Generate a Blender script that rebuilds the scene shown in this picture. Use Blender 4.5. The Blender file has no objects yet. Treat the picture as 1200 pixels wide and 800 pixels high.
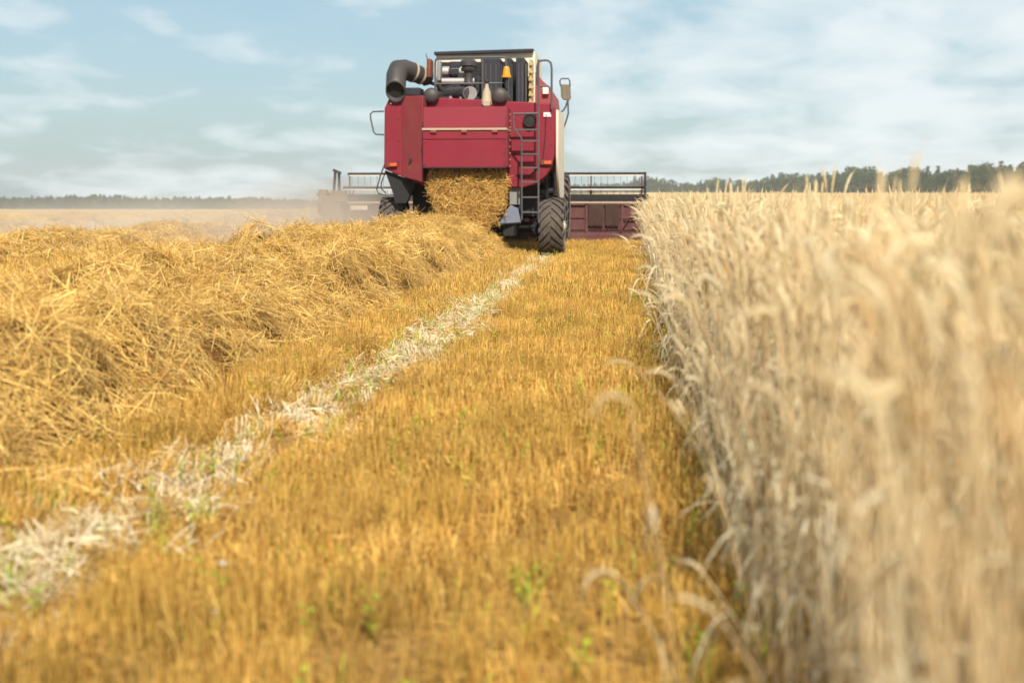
import bpy, bmesh, math, random
import numpy as np
from mathutils import Vector, Matrix, Euler, noise
R = math.radians
random.seed(7); RS = np.random.RandomState(11)
S = bpy.context.scene
COL = S.collection

# ------------------------------------------------------------------ camera
CAMZ, YAW, PITCH, LENS = 1.10, 4.78, 5.755, 50.0
cd = bpy.data.cameras.new("camera"); cam = bpy.data.objects.new("camera", cd); COL.objects.link(cam)
cam.location = (0, 0, CAMZ)
cam.rotation_euler = (R(90 - PITCH), 0, R(YAW))
cd.lens = LENS; cd.sensor_width = 36; cd.clip_start = 0.05; cd.clip_end = 5000
cd.dof.use_dof = True; cd.dof.focus_distance = 14.5; cd.dof.aperture_fstop = 2.2
S.camera = cam

# ------------------------------------------------------------------ sky
SUN_EL, SUN_DIR = 43.0, Vector((0.20, -0.95, 0)).normalized()
to_sun = Vector((SUN_DIR.x*math.cos(R(SUN_EL)), SUN_DIR.y*math.cos(R(SUN_EL)), math.sin(R(SUN_EL))))
W = bpy.data.worlds.new("World"); S.world = W; W.use_nodes = True
nt = W.node_tree; nt.nodes.clear()
def N(t, typ, **kw):
    n = t.nodes.new(typ)
    for k, v in kw.items(): setattr(n, k, v)
    return n
def math_node(t, op, a, b=None, clamp=False):
    n = N(t, 'ShaderNodeMath', operation=op, use_clamp=clamp)
    for i, v in enumerate((a, b)):
        if v is None: continue
        if isinstance(v, (int, float)): n.inputs[i].default_value = v
        else: t.links.new(v, n.inputs[i])
    return n.outputs[0]
def ramp(t, fac, pts):
    n = N(t, 'ShaderNodeValToRGB'); t.links.new(fac, n.inputs[0])
    e = n.color_ramp.elements
    while len(e) < len(pts): e.new(0.5)
    for i, (p, c) in enumerate(pts):
        e[i].position = p
        e[i].color = (c, c, c, 1) if isinstance(c, (int, float)) else (*c, 1)
    return n.outputs[0]
def mixc(t, fac, a, b, mode='MIX'):
    n = N(t, 'ShaderNodeMix', data_type='RGBA', blend_type=mode)
    for s, v in ((n.inputs[0], fac), (n.inputs[6], a), (n.inputs[7], b)):
        if isinstance(v, (int, float)): s.default_value = v
        elif isinstance(v, tuple): s.default_value = (*v, 1) if len(v) == 3 else v
        else: t.links.new(v, s)
    return n.outputs[2]
sky = N(nt, 'ShaderNodeTexSky', sky_type='NISHITA', sun_disc=False)
sky.sun_elevation = R(SUN_EL); sky.sun_rotation = math.atan2(SUN_DIR.x, SUN_DIR.y)
sky.air_density = 1.0; sky.dust_density = 1.6; sky.ozone_density = 1.0
tc = N(nt, 'ShaderNodeTexCoord')
sep = N(nt, 'ShaderNodeSeparateXYZ'); nt.links.new(tc.outputs['Generated'], sep.inputs[0])
# clouds lie on a plane overhead: direction / (z + k)
zz = math_node(nt, 'ADD', math_node(nt, 'MAXIMUM', sep.outputs[2], 0.0), 0.20)
cx = math_node(nt, 'DIVIDE', sep.outputs[0], zz); cy = math_node(nt, 'DIVIDE', sep.outputs[1], zz)
cmb = N(nt, 'ShaderNodeCombineXYZ'); nt.links.new(cx, cmb.inputs[0]); nt.links.new(cy, cmb.inputs[1])
def cloud_noise(scale, detail, rough, off, sx=1.0, sy=1.0, dist=0.0):
    mp = N(nt, 'ShaderNodeMapping'); nt.links.new(cmb.outputs[0], mp.inputs[0])
    mp.inputs['Location'].default_value = off; mp.inputs['Scale'].default_value = (sx, sy, 1)
    n = N(nt, 'ShaderNodeTexNoise'); nt.links.new(mp.outputs[0], n.inputs['Vector'])
    n.inputs['Scale'].default_value = scale; n.inputs['Detail'].default_value = detail
    n.inputs['Roughness'].default_value = rough; n.inputs['Distortion'].default_value = dist
    return n.outputs[0]
big = cloud_noise(0.9, 3, 0.5, (3.1, 0.7, 0), 1.0, 0.6)
fine = cloud_noise(3.0, 8, 0.52, (1.7, 8.2, 0), 1.15, 0.95, 0.25)
cl = math_node(nt, 'ADD', math_node(nt, 'ADD', math_node(nt, 'MULTIPLY', big, 0.55), math_node(nt, 'MULTIPLY', fine, 0.6)), 0.02)
# the veil thickens to the right of the road of travel
cl = math_node(nt, 'ADD', cl, math_node(nt, 'MULTIPLY', sep.outputs[0], 0.26))
puff = ramp(nt, cl, [(0.51, 0.0), (0.59, 0.5), (0.70, 1.0)])
thin = ramp(nt, cl, [(0.30, 0.25), (0.62, 0.8)])
CLOUD = (8.0, 8.6, 8.8); VEIL = (4.8, 6.2, 6.9)
base = mixc(nt, 1.0, sky.outputs[0], (0.84, 1.00, 1.06), 'MULTIPLY')
c1 = mixc(nt, math_node(nt, 'MULTIPLY', thin, 0.8), base, VEIL)
c2 = mixc(nt, math_node(nt, 'MULTIPLY', puff, 0.8), c1, CLOUD)
bg = N(nt, 'ShaderNodeBackground'); bg.inputs[1].default_value = 0.083
wo = N(nt, 'ShaderNodeOutputWorld')
nt.links.new(c2, bg.inputs[0]); nt.links.new(bg.outputs[0], wo.inputs[0])

# ------------------------------------------------------------------ sun
sd = bpy.data.lights.new("sun", 'SUN'); sun = bpy.data.objects.new("sun", sd); COL.objects.link(sun)
sd.energy = 4.7; sd.angle = R(0.9); sd.color = (1.0, 0.93, 0.82)
sun.rotation_euler = to_sun.to_track_quat('Z', 'Y').to_euler(); sun.location = to_sun*60

# ------------------------------------------------------------------ exposure
S.view_settings.view_transform = 'Standard'; S.view_settings.look = 'None'
S.view_settings.gamma = 1.0; S.view_settings.use_curve_mapping = False
S.view_settings.exposure = 0.42
S.render.engine = 'CYCLES'
S.cycles.max_bounces = 6; S.cycles.diffuse_bounces = 2; S.cycles.glossy_bounces = 2
S.cycles.transmission_bounces = 3; S.cycles.volume_bounces = 2; S.cycles.transparent_max_bounces = 6
S.cycles.use_denoising = True; S.cycles.volume_step_rate = 2.0; S.cycles.volume_max_steps = 128
S.cycles.caustics_reflective = False; S.cycles.caustics_refractive = False

# ------------------------------------------------------------------ helpers
def tag(o, label=None, cat=None, group=None, kind=None):
    for k, v in (('label', label), ('category', cat), ('group', group), ('kind', kind)):
        if v: o[k] = v
    return o
_cr = cam.rotation_euler.to_matrix(); F = LENS/36*1200
def at(px, py, Y):
    """world point at depth Y that was measured at photo position (px, py)"""
    d = _cr @ Vector(((px-600)/F, (400-py)/F, -1)); d *= Y/d.y
    return Vector((d.x, Y, CAMZ + d.z))

def mat(name, col, rough=0.7, metal=0.0, var=0.12, vscale=6.0, dust=0.0, dustcol=(0.42, 0.33, 0.22),
        transl=0.0, attr=None, rnd=0.0, bump=0.0, col2=None, spec=0.5, coat=0.0, patch=None):
    m = bpy.data.materials.new(name); m.use_nodes = True; t = m.node_tree
    b = t.nodes['Principled BSDF']; out = t.nodes['Material Output']
    b.inputs['Roughness'].default_value = rough; b.inputs['Metallic'].default_value = metal
    b.inputs['Specular IOR Level'].default_value = spec
    if coat: b.inputs['Coat Weight'].default_value = coat; b.inputs['Coat Roughness'].default_value = 0.15
    co = N(t, 'ShaderNodeTexCoord')
    nz = N(t, 'ShaderNodeTexNoise'); t.links.new(co.outputs['Object'], nz.inputs['Vector'])
    nz.inputs['Scale'].default_value = vscale; nz.inputs['Detail'].default_value = 5
    f = nz.outputs[0]
    if attr:
        a = N(t, 'ShaderNodeAttribute', attribute_name=attr); f = a.outputs['Fac']
    c = mixc(t, f, tuple(x*(1-var) for x in col), tuple(x*(1+var) for x in (col2 or col)))
    if col2: c = mixc(t, f, col, col2)
    if patch:
        ol = N(t, 'ShaderNodeObjectInfo'); np_ = N(t, 'ShaderNodeTexNoise'); t.links.new(ol.outputs['Location'], np_.inputs['Vector'])
        np_.inputs['Scale'].default_value = 1.1; np_.inputs['Detail'].default_value = 3
        c = mixc(t, ramp(t, np_.outputs[0], [(0.42, 0.0), (0.66, 0.7)]), c, patch)
    if rnd:
        oi = N(t, 'ShaderNodeObjectInfo')
        k = math_node(t, 'ADD', math_node(t, 'MULTIPLY', oi.outputs['Random'], 2*rnd), 1-rnd)
        vm = N(t, 'ShaderNodeVectorMath', operation='SCALE'); t.links.new(c, vm.inputs[0]); t.links.new(k, vm.inputs[3])
        c = vm.outputs[0]
    if dust:
        n2 = N(t, 'ShaderNodeTexNoise'); t.links.new(co.outputs['Object'], n2.inputs['Vector'])
        n2.inputs['Scale'].default_value = 2.3; n2.inputs['Detail'].default_value = 8; n2.inputs['Roughness'].default_value = 0.7
        mp = N(t, 'ShaderNodeMapping'); t.links.new(co.outputs['Object'], mp.inputs[0]); mp.inputs['Scale'].default_value = (9, 9, 0.8)
        n3 = N(t, 'ShaderNodeTexNoise'); t.links.new(mp.outputs[0], n3.inputs['Vector']); n3.inputs['Detail'].default_value = 4
        dd = ramp(t, math_node(t, 'MULTIPLY', math_node(t, 'ADD', n2.outputs[0], n3.outputs[0]), 0.5), [(0.36, 0), (0.68, 1.0)])
        c = mixc(t, math_node(t, 'MULTIPLY', dd, dust), c, dustcol)
        r = math_node(t, 'ADD', math_node(t, 'MULTIPLY', dd, 0.35), rough, True); t.links.new(r, b.inputs['Roughness'])
    t.links.new(c, b.inputs['Base Color'])
    if bump:
        bp = N(t, 'ShaderNodeBump'); bp.inputs['Strength'].default_value = bump; bp.inputs['Distance'].default_value = 0.02
        t.links.new(nz.outputs[0], bp.inputs['Height']); t.links.new(bp.outputs[0], b.inputs['Normal'])
    if transl:
        tr = N(t, 'ShaderNodeBsdfTranslucent'); t.links.new(c, tr.inputs[0])
        mx = N(t, 'ShaderNodeMixShader'); mx.inputs[0].default_value = transl
        t.links.new(b.outputs[0], mx.inputs[1]); t.links.new(tr.outputs[0], mx.inputs[2]); t.links.new(mx.outputs[0], out.inputs[0])
    return m

M = dict(
    red=mat('crimson_paint', (0.195, 0.005, 0.021), 0.45, spec=.3, var=0.22, vscale=1.5, dust=0.22, dustcol=(0.24,0.07,0.055), coat=0.06, bump=.12),
    red_dusty=mat('dusty_crimson_paint', (0.25, 0.018, 0.028), 0.5, var=0.2, vscale=2, dust=0.40, dustcol=(0.27,0.13,0.10)),
    maroon=mat('maroon_header_paint', (0.075, 0.010, 0.016), 0.55, var=0.25, vscale=3, dust=0.30, dustcol=(0.30, 0.19, 0.13)),
    cream=mat('cream_paint', (0.72, 0.64, 0.52), 0.5, var=0.08, dust=0.35, dustcol=(0.52, 0.42, 0.30)),
    dark=mat('charcoal_metal', (0.016, 0.017, 0.024), 0.5, var=0.3, dust=0.10, spec=.35, dustcol=(0.16, 0.13, 0.10)),
    black=mat('black_grime', (0.012, 0.011, 0.011), 0.8, var=0.3),
    pipe=mat('brown_grey_steel', (0.055, 0.047, 0.045), 0.42, metal=0.35, var=0.25, vscale=3, dust=0.14, dustcol=(0.2, 0.16, 0.13)),
    rail=mat('dark_rail_paint', (0.05, 0.052, 0.058), 0.45, var=0.2, dust=0.25, dustcol=(0.25, 0.2, 0.15)),
    silver=mat('dull_silver', (0.36, 0.34, 0.33), 0.4, metal=0.4, var=0.15, dust=0.3),
    rubber=mat('dusty_rubber', (0.045, 0.038, 0.034), 0.85, var=0.3, vscale=5, dust=0.9, dustcol=(0.14, 0.11, 0.085)),
    wall=mat('dusty_tyre_wall', (0.09, 0.08, 0.07), 0.85, dust=0.9, dustcol=(0.40, 0.34, 0.26)),
    rim=mat('pale_wheel_rim', (0.55, 0.48, 0.38), 0.6, dust=0.4),
    beige=mat('beige_plastic', (0.38, 0.31, 0.21), 0.6, dust=0.2),
    rust=mat('rusty_orange', (0.17, 0.045, 0.022), 0.8, var=0.4, vscale=9),
    yellow=mat('ochre_paint', (0.42, 0.30, 0.12), 0.6, dust=0.4),
    amber=mat('amber_lens', (0.95, 0.36, 0.02), 0.25, transl=0.3),
    orange=mat('orange_reflector', (0.55, 0.10, 0.03), 0.3),
    blue=mat('slate_blue_plastic', (0.085, 0.105, 0.16), 0.5, dust=0.2),
    glass=mat('tinted_glass', (0.02, 0.03, 0.035), 0.06),
    mirror=mat('mirror_back', (0.13, 0.11, 0.08), 0.3, metal=0.3, dust=0.4),
    white=mat('white_sticker', (0.75, 0.66, 0.58), 0.5, var=0.1),
    curtain=mat('dusty_rubber_strips', (0.045, 0.018, 0.016), 0.85, dust=0.35, vscale=20, dustcol=(0.20, 0.13, 0.09)),
    brown=mat('dusty_brown_steel', (0.13, 0.085, 0.06), 0.8, dust=0.5, dustcol=(0.26, 0.20, 0.15)),
    grey=mat('grey_casting', (0.20, 0.20, 0.21), 0.55, dust=0.3),
)

class MB:
    """collects simple shapes and links them as ONE mesh object"""
    def __init__(s): s.v = []; s.f = []; s.mi = []; s.cur = 0
    def add(s, vs, fs):
        n = len(s.v); s.v += [tuple(v) for v in vs]; s.f += [tuple(i+n for i in f) for f in fs]; s.mi += [s.cur]*len(fs); return s
    def box(s, a, b):
        x0, y0, z0 = (min(a[i], b[i]) for i in range(3)); x1, y1, z1 = (max(a[i], b[i]) for i in range(3))
        return s.add([(x0,y0,z0),(x1,y0,z0),(x1,y1,z0),(x0,y1,z0),(x0,y0,z1),(x1,y0,z1),(x1,y1,z1),(x0,y1,z1)],
                     [(0,3,2,1),(4,5,6,7),(0,1,5,4),(1,2,6,5),(2,3,7,6),(3,0,4,7)])
    def prism_y(s, poly, y0, y1):      # polygon in x,z, counter-clockwise seen from the rear
        n = len(poly)
        vs = [(x, y0, z) for x, z in poly] + [(x, y1, z) for x, z in poly]
        return s.add(vs, [tuple(range(n)), tuple(range(2*n-1, n-1, -1))] + [(i, i+n, (i+1) % n+n, (i+1) % n) for i in range(n)])
    def prism_x(s, poly, x0, x1):      # polygon in y,z
        n = len(poly)
        vs = [(x0, y, z) for y, z in poly] + [(x1, y, z) for y, z in poly]
        return s.add(vs, [tuple(range(n)), tuple(range(2*n-1, n-1, -1))] + [(i, i+n, (i+1) % n+n, (i+1) % n) for i in range(n)])
    def prism_z(s, poly, z0, z1):      # polygon in x,y
        n = len(poly)
        vs = [(x, y, z0) for x, y in poly] + [(x, y, z1) for x, y in poly]
        return s.add(vs, [tuple(range(n)), tuple(range(2*n-1, n-1, -1))] + [(i, i+n, (i+1) % n+n, (i+1) % n) for i in range(n)])
    def tube(s, pts, r, seg=8, cap=True, cut=None):
        pts = [Vector(p) for p in pts]; rr = r if isinstance(r, (list, tuple)) else [r]*len(pts)
        vs = []; u = None
        for i, p in enumerate(pts):
            d = (pts[min(i+1, len(pts)-1)] - pts[max(i-1, 0)]).normalized()
            if u is None: u = d.cross(Vector((0, 0, 1)) if abs(d.z) < .9 else Vector((1, 0, 0))).normalized()
            u = (u - d*u.dot(d)).normalized(); w = d.cross(u)
            ring = [p + (u*math.cos(2*math.pi*k/seg) + w*math.sin(2*math.pi*k/seg))*rr[i] for k in range(seg)]
            if cut is not None and i == len(pts)-1:
                n = Vector(cut); ring = [q - d*((q-p).dot(n)/d.dot(n)) for q in ring]
            vs += ring
        fs = [(i*seg+k, i*seg+(k+1) % seg, (i+1)*seg+(k+1) % seg, (i+1)*seg+k) for i in range(len(pts)-1) for k in range(seg)]
        if cap: fs += [tuple(reversed(range(seg))), tuple(range((len(pts)-1)*seg, len(pts)*seg))]
        return s.add(vs, fs)
    def lathe(s, c, axis, prof, seg=24):   # prof: (distance along axis, radius)
        a = Vector(axis).normalized(); c = Vector(c)
        u = a.cross(Vector((0, 0, 1)) if abs(a.z) < .9 else Vector((1, 0, 0))).normalized(); w = a.cross(u)
        vs = [c + a*d + (u*math.cos(2*math.pi*k/seg) + w*math.sin(2*math.pi*k/seg))*max(r, 1e-4) for d, r in prof for k in range(seg)]
        n = len(prof)
        fs = [(i*seg+k, i*seg+(k+1) % seg, (i+1)*seg+(k+1) % seg, (i+1)*seg+k) for i in range(n-1) for k in range(seg)]
        fs += [tuple(reversed(range(seg))), tuple(range((n-1)*seg, n*seg))]
        return s.add(vs, fs)
    def build(s, name, m, parent=None, bevel=0.0, smooth=True):
        me = bpy.data.meshes.new(name); me.from_pydata(s.v, [], s.f); me.validate()
        ms = m if isinstance(m, (list, tuple)) else [m]
        for x in ms: me.materials.append(x)
        if len(ms) > 1: me.polygons.foreach_set('material_index', s.mi[:len(me.polygons)])
        bm = bmesh.new(); bm.from_mesh(me); bmesh.ops.recalc_face_normals(bm, faces=bm.faces); bm.to_mesh(me); bm.free()
        o = bpy.data.objects.new(name, me); COL.objects.link(o)
        if smooth:
            me.polygons.foreach_set('use_smooth', [True]*len(me.polygons)); me.set_sharp_from_angle(angle=R(38))
        if parent is not None:
            o.parent = parent
            o.matrix_parent_inverse = Matrix.Identity(4)
            off = Vector((0, 0, 0)); p = parent
            while p is not None: off += p.location; p = p.parent
            o.location = -off
        if bevel:
            b = o.modifiers.new('bevel', 'BEVEL'); b.width = bevel; b.segments = 2; b.limit_method = 'ANGLE'; b.angle_limit = R(40)
        return o

# ------------------------------------------------------------------ terrain
def sm(a, b, x):
    t = np.clip((np.asarray(x, float)-a)/(b-a), 0, 1); return t*t*(3-2*t)
def gz(X, Y):
    X = np.asarray(X, float); Y = np.asarray(Y, float)
    u = X/np.maximum(Y, 1.0); k = sm(-0.2, 0.0, u)
    ramp_ = np.where(Y > 60, np.where(Y < 120, (Y-60)**2/120, Y-90), 0.0)
    return ramp_*(-0.0076*(1-k) + 0.0042*k) + 0.012*np.sin(X*1.7+Y*.31)*np.cos(Y*.9)*np.exp(-np.maximum(Y, 0)/60)
def grid(name, xs, ys, zf, m, smooth=True):
    X, Y = np.meshgrid(xs, ys); Z = zf(X, Y); nx, ny = len(xs), len(ys)
    me = bpy.data.meshes.new(name)
    v = np.stack([X, Y, Z], -1).reshape(-1, 3)
    i = np.arange(nx*ny).reshape(ny, nx)
    q = np.stack([i[:-1, :-1], i[:-1, 1:], i[1:, 1:], i[1:, :-1]], -1).reshape(-1, 4)
    me.vertices.add(len(v)); me.vertices.foreach_set('co', v.ravel())
    me.loops.add(q.size); me.loops.foreach_set('vertex_index', q.ravel())
    me.polygons.add(len(q)); me.polygons.foreach_set('loop_start', np.arange(len(q))*4)
    me.update(); me.validate()
    if smooth: me.polygons.foreach_set('use_smooth', np.ones(len(q), bool))
    me.materials.append(m); o = bpy.data.objects.new(name, me); COL.objects.link(o); return o
def vnoise(X, Y, s, seed=0.0):
    sh = np.shape(X); a = np.ravel(X)*s; b = np.ravel(Y)*s
    return np.array([noise.noise(Vector((p, q, seed))) for p, q in zip(a, b)]).reshape(sh)

def ground_mat():
    m = bpy.data.materials.new('stubble_soil'); m.use_nodes = True; t = m.node_tree; b = t.nodes['Principled BSDF']
    b.inputs['Roughness'].default_value = 0.95; b.inputs['Specular IOR Level'].default_value = 0.1
    co = N(t, 'ShaderNodeTexCoord')
    def nz(scale, det, sc=(1, 1, 1), r=0.6):
        mp = N(t, 'ShaderNodeMapping'); t.links.new(co.outputs['Object'], mp.inputs[0]); mp.inputs['Scale'].default_value = sc
        n = N(t, 'ShaderNodeTexNoise'); t.links.new(mp.outputs[0], n.inputs['Vector'])
        n.inputs['Scale'].default_value = scale; n.inputs['Detail'].default_value = det; n.inputs['Roughness'].default_value = r
        return n.outputs[0]
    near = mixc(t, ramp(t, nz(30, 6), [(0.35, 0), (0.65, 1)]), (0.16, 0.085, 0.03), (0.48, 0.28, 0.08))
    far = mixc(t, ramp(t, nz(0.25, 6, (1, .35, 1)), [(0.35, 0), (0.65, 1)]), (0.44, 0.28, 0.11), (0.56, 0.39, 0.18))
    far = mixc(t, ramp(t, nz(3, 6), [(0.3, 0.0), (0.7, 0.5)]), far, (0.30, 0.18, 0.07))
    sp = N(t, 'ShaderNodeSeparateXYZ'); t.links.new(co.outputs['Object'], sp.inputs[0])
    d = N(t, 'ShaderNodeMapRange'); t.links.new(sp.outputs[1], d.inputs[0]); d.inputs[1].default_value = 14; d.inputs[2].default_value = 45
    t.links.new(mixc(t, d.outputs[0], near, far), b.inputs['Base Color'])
    bp = N(t, 'ShaderNodeBump'); bp.inputs['Distance'].default_value = 0.03; t.links.new(nz(22, 6), bp.inputs['Height']); t.links.new(bp.outputs[0], b.inputs['Normal'])
    return m
xs = np.unique(np.concatenate([np.linspace(-900, -60, 40), np.linspace(-60, 60, 121), np.linspace(60, 600, 30)]))
ys = np.unique(np.concatenate([np.linspace(-20, 60, 81), np.linspace(60, 300, 60), np.linspace(300, 1240, 60)]))
g = grid('ground', xs, ys, gz, ground_mat()); tag(g, 'harvested field soil under the golden stubble', 'ground', kind='structure')

# ------------------------------------------------------------------ plant meshes
class Strands:
    """numpy collector of tubes/ribbons with a per-vertex 'var' and a material index"""
    def __init__(s): s.v = []; s.f = []; s.a = []; s.m = []; s.n = 0
    def tube(s, pts, rad, seg=3, var=0.5, mi=0, flat=1.0):
        pts = np.asarray(pts, float); n = len(pts)
        rad = np.broadcast_to(np.asarray(rad, float), (n,))
        d = np.gradient(pts, axis=0); d /= np.linalg.norm(d, axis=1)[:, None]+1e-9
        ref = np.array([0, 0, 1.0]) if abs(d[0, 2]) < .8 else np.array([1.0, 0.2, 0])
        u = np.cross(d, ref); u /= np.linalg.norm(u, axis=1)[:, None]+1e-9; w = np.cross(d, u)
        an = np.arange(seg)*2*math.pi/seg
        ring = pts[:, None] + (u[:, None]*np.cos(an)[None, :, None] + w[:, None]*np.sin(an)[None, :, None]*flat)*rad[:, None, None]
        s.v.append(ring.reshape(-1, 3)); s.a.append(np.full(n*seg, var))
        i = np.arange(n*seg).reshape(n, seg); j = np.roll(i, -1, 1)
        q = np.stack([i[:-1], j[:-1], j[1:], i[1:]], -1).reshape(-1, 4) + s.n
        s.f.append(q); s.m.append(np.full(len(q), mi)); s.n += n*seg
    def ribbon(s, pts, wid, side, var=0.5, mi=0):
        pts = np.asarray(pts, float); n = len(pts); wid = np.broadcast_to(np.asarray(wid, float), (n,)); side = np.asarray(side, float)
        if side.ndim == 1: side = np.broadcast_to(side, (n, 3))
        v = np.stack([pts - side*wid[:, None]/2, pts + side*wid[:, None]/2], 1).reshape(-1, 3)
        s.v.append(v); s.a.append(np.full(2*n, var)); i = np.arange(n-1)*2
        q = np.stack([i, i+1, i+3, i+2], -1) + s.n; s.f.append(q); s.m.append(np.full(len(q), mi)); s.n += 2*n
    def mesh(s, name, mats, smooth=True):
        v = np.concatenate(s.v); f = np.concatenate(s.f); a = np.concatenate(s.a); mi = np.concatenate(s.m)
        me = bpy.data.meshes.new(name); me.vertices.add(len(v)); me.vertices.foreach_set('co', v.ravel())
        me.loops.add(f.size); me.loops.foreach_set('vertex_index', f.ravel())
        me.polygons.add(len(f)); me.polygons.foreach_set('loop_start', np.arange(len(f))*4)
        me.polygons.foreach_set('material_index', mi.astype(np.int32))
        if smooth: me.polygons.foreach_set('use_smooth', np.ones(len(f), bool))
        me.update()
        at_ = me.attributes.new('var', 'FLOAT', 'POINT'); at_.data.foreach_set('value', a)
        for m in mats: me.materials.append(m)
        return me
U = lambda a, b: RS.uniform(a, b)

m_wheat = mat('ripe_wheat', (0.76, 0.56, 0.29), 0.65, attr='var', col2=(0.95, 0.85, 0.59), transl=0.5, rnd=0.12, spec=0.3)
m_wleaf = mat('dry_wheat_leaf', (0.78, 0.63, 0.37), 0.7, attr='var', col2=(0.95, 0.87, 0.62), transl=0.5, rnd=0.12, spec=0.3)
m_stub = mat('golden_stubble', (0.36, 0.145, 0.018), 0.55, attr='var', col2=(0.95, 0.64, 0.17), transl=0.22, rnd=0.30, spec=0.4, patch=(0.50, 0.31, 0.06))
m_straw = mat('cut_straw', (0.36, 0.15, 0.018), 0.42, attr='var', col2=(0.96, 0.67, 0.20), transl=0.06, rnd=0.28, spec=0.45)
m_pale = mat('crushed_pale_straw', (0.70, 0.52, 0.27), 0.6, attr='var', col2=(0.98, 0.88, 0.62), transl=0.2, rnd=0.15)
m_green = mat('weed_green', (0.16, 0.28, 0.02), 0.6, attr='var', col2=(0.55, 0.62, 0.05), transl=0.4, rnd=0.2)
m_flower = mat('white_petals', (0.80, 0.80, 0.76), 0.6, transl=0.3)

def wheat_plant(S_, x, y, h, lean, az, nod, leafs=2, r=0.0019, seg=3, ear=1.0):
    """one stalk that leans to az, nods at the neck, with a spikelet ear"""
    n = 7; t = np.linspace(0, 1, n); ca, sa = math.cos(az), math.sin(az)
    hor = lean*t**1.8; pts = np.stack([x+hor*ca, y+hor*sa, h*t*(1-0.10*t*lean/h)], -1)
    var = U(0.1, 1.0); S_.tube(pts, r*np.linspace(1.25, .8, n), seg, var*0.8)
    # ear along a nodding arc
    d = pts[-1]-pts[-2]; d /= np.linalg.norm(d); k = 9; p = pts[-1].copy(); P = [p.copy()]
    hd = np.array([ca, sa, 0.0]); el = math.atan2(d[2], math.hypot(d[0], d[1]))
    L = ear*U(.075, .11)/(k-1)
    for i in range(k-1):
        el -= nod/(k-1); p = p + (hd*math.cos(el) + np.array([0, 0, math.sin(el)]))*L; P.append(p.copy())
    P = np.array(P); rr = np.array([.0022, .0058, .0046, .0068, .0050, .0066, .0046, .0052, .0016])*ear
    S_.tube(P, rr, 5 if seg > 3 else 4, var, flat=0.7)
    for i in range(1, k, 2):      # short awns
        s_ = np.array([-sa, ca, 0])*U(-1, 1)*.5; a = P[i]; dd = (P[min(i+1, k-1)]-P[i-1]); dd = dd/np.linalg.norm(dd)+s_
        S_.tube([a, a+dd*.022, a+dd*.05+hd*.003], [.0011, .0007, .0003], 3, var)
    for _ in range(leafs):
        hh = U(.25, .8); b = np.array([np.interp(hh, t, pts[:, j]) for j in range(3)]); la = U(0, 2*math.pi); ll = U(.12, .26)
        q = np.linspace(0, 1, 6); up = U(.2, .8); o = np.array([math.cos(la), math.sin(la), 0])
        lp = b + o*(ll*q*.7)[:, None] + np.stack([0*q, 0*q, ll*(up*q - (up+U(.3, 1.1))*q**2)], -1)
        tw = U(-1.5, 1.5)*q; sd_ = np.stack([-math.sin(la)*np.cos(tw), math.cos(la)*np.cos(tw), np.sin(tw)], -1)
        S_.ribbon(lp, U(.006, .010)*np.array([.6, 1, 1, .8, .5, .1]), sd_, U(.2, 1), 1)
def wheat_clump(name, n, spread, hm=1.0, **kw):
    s = Strands()
    for _ in range(n):
        a = U(0, 2*math.pi); rr = spread*math.sqrt(U(0, 1))
        nod = max(0.05, abs(RS.normal(.45, .55)) if U(0, 1) < .7 else RS.normal(1.9, .5))
        wheat_plant(s, rr*math.cos(a), rr*math.sin(a), hm*max(.68, RS.normal(.915, .05)), abs(RS.normal(.05, .10)), RS.normal(2.6, 1.5), nod, **kw)
    return s.mesh(name, [m_wheat, m_wleaf])
def protos(name, meshes):
    c = bpy.data.collections.new(name)
    for i, me in enumerate(meshes):
        o = bpy.data.objects.new('%s_source_%02d' % (name, i), me); c.objects.link(o)
    return c
def scatter(name, P, rot, scl, pick, coll):
    """ONE object whose plants are placed by geometry nodes on its points"""
    me = bpy.data.meshes.new(name); me.vertices.add(len(P)); me.vertices.foreach_set('co', np.asarray(P, float).ravel())
    a = me.attributes.new('rot', 'FLOAT_VECTOR', 'POINT'); a.data.foreach_set('vector', np.asarray(rot, float).ravel())
    a = me.attributes.new('scl', 'FLOAT_VECTOR', 'POINT'); a.data.foreach_set('vector', np.asarray(scl, float).ravel())
    a = me.attributes.new('pick', 'INT', 'POINT'); a.data.foreach_set('value', np.asarray(pick, np.int32))
    o = bpy.data.objects.new(name, me); COL.objects.link(o)
    g_ = bpy.data.node_groups.new(name+'_nodes', 'GeometryNodeTree')
    g_.interface.new_socket('Geometry', in_out='INPUT', socket_type='NodeSocketGeometry')
    g_.interface.new_socket('Geometry', in_out='OUTPUT', socket_type='NodeSocketGeometry')
    gi = N(g_, 'NodeGroupInput'); go = N(g_, 'NodeGroupOutput')
    ci = N(g_, 'GeometryNodeCollectionInfo'); ci.inputs[0].default_value = coll; ci.inputs['Separate Children'].default_value = True; ci.inputs['Reset Children'].default_value = True
    ip = N(g_, 'GeometryNodeInstanceOnPoints'); ip.inputs['Pick Instance'].default_value = True
    def na(nm, ty):
        n = N(g_, 'GeometryNodeInputNamedAttribute', data_type=ty); n.inputs[0].default_value = nm
        return [x for x in n.outputs if x.enabled and x.name == 'Attribute'][0]
    g_.links.new(gi.outputs[0], ip.inputs['Points']); g_.links.new(ci.outputs[0], ip.inputs['Instance'])
    g_.links.new(na('pick', 'INT'), ip.inputs['Instance Index'])
    g_.links.new(na('rot', 'FLOAT_VECTOR'), ip.inputs['Rotation']); g_.links.new(na('scl', 'FLOAT_VECTOR'), ip.inputs['Scale'])
    g_.links.new(ip.outputs[0], go.inputs[0])
    md = o.modifiers.new('scatter', 'NODES'); md.node_group = g_
    return o
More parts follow.
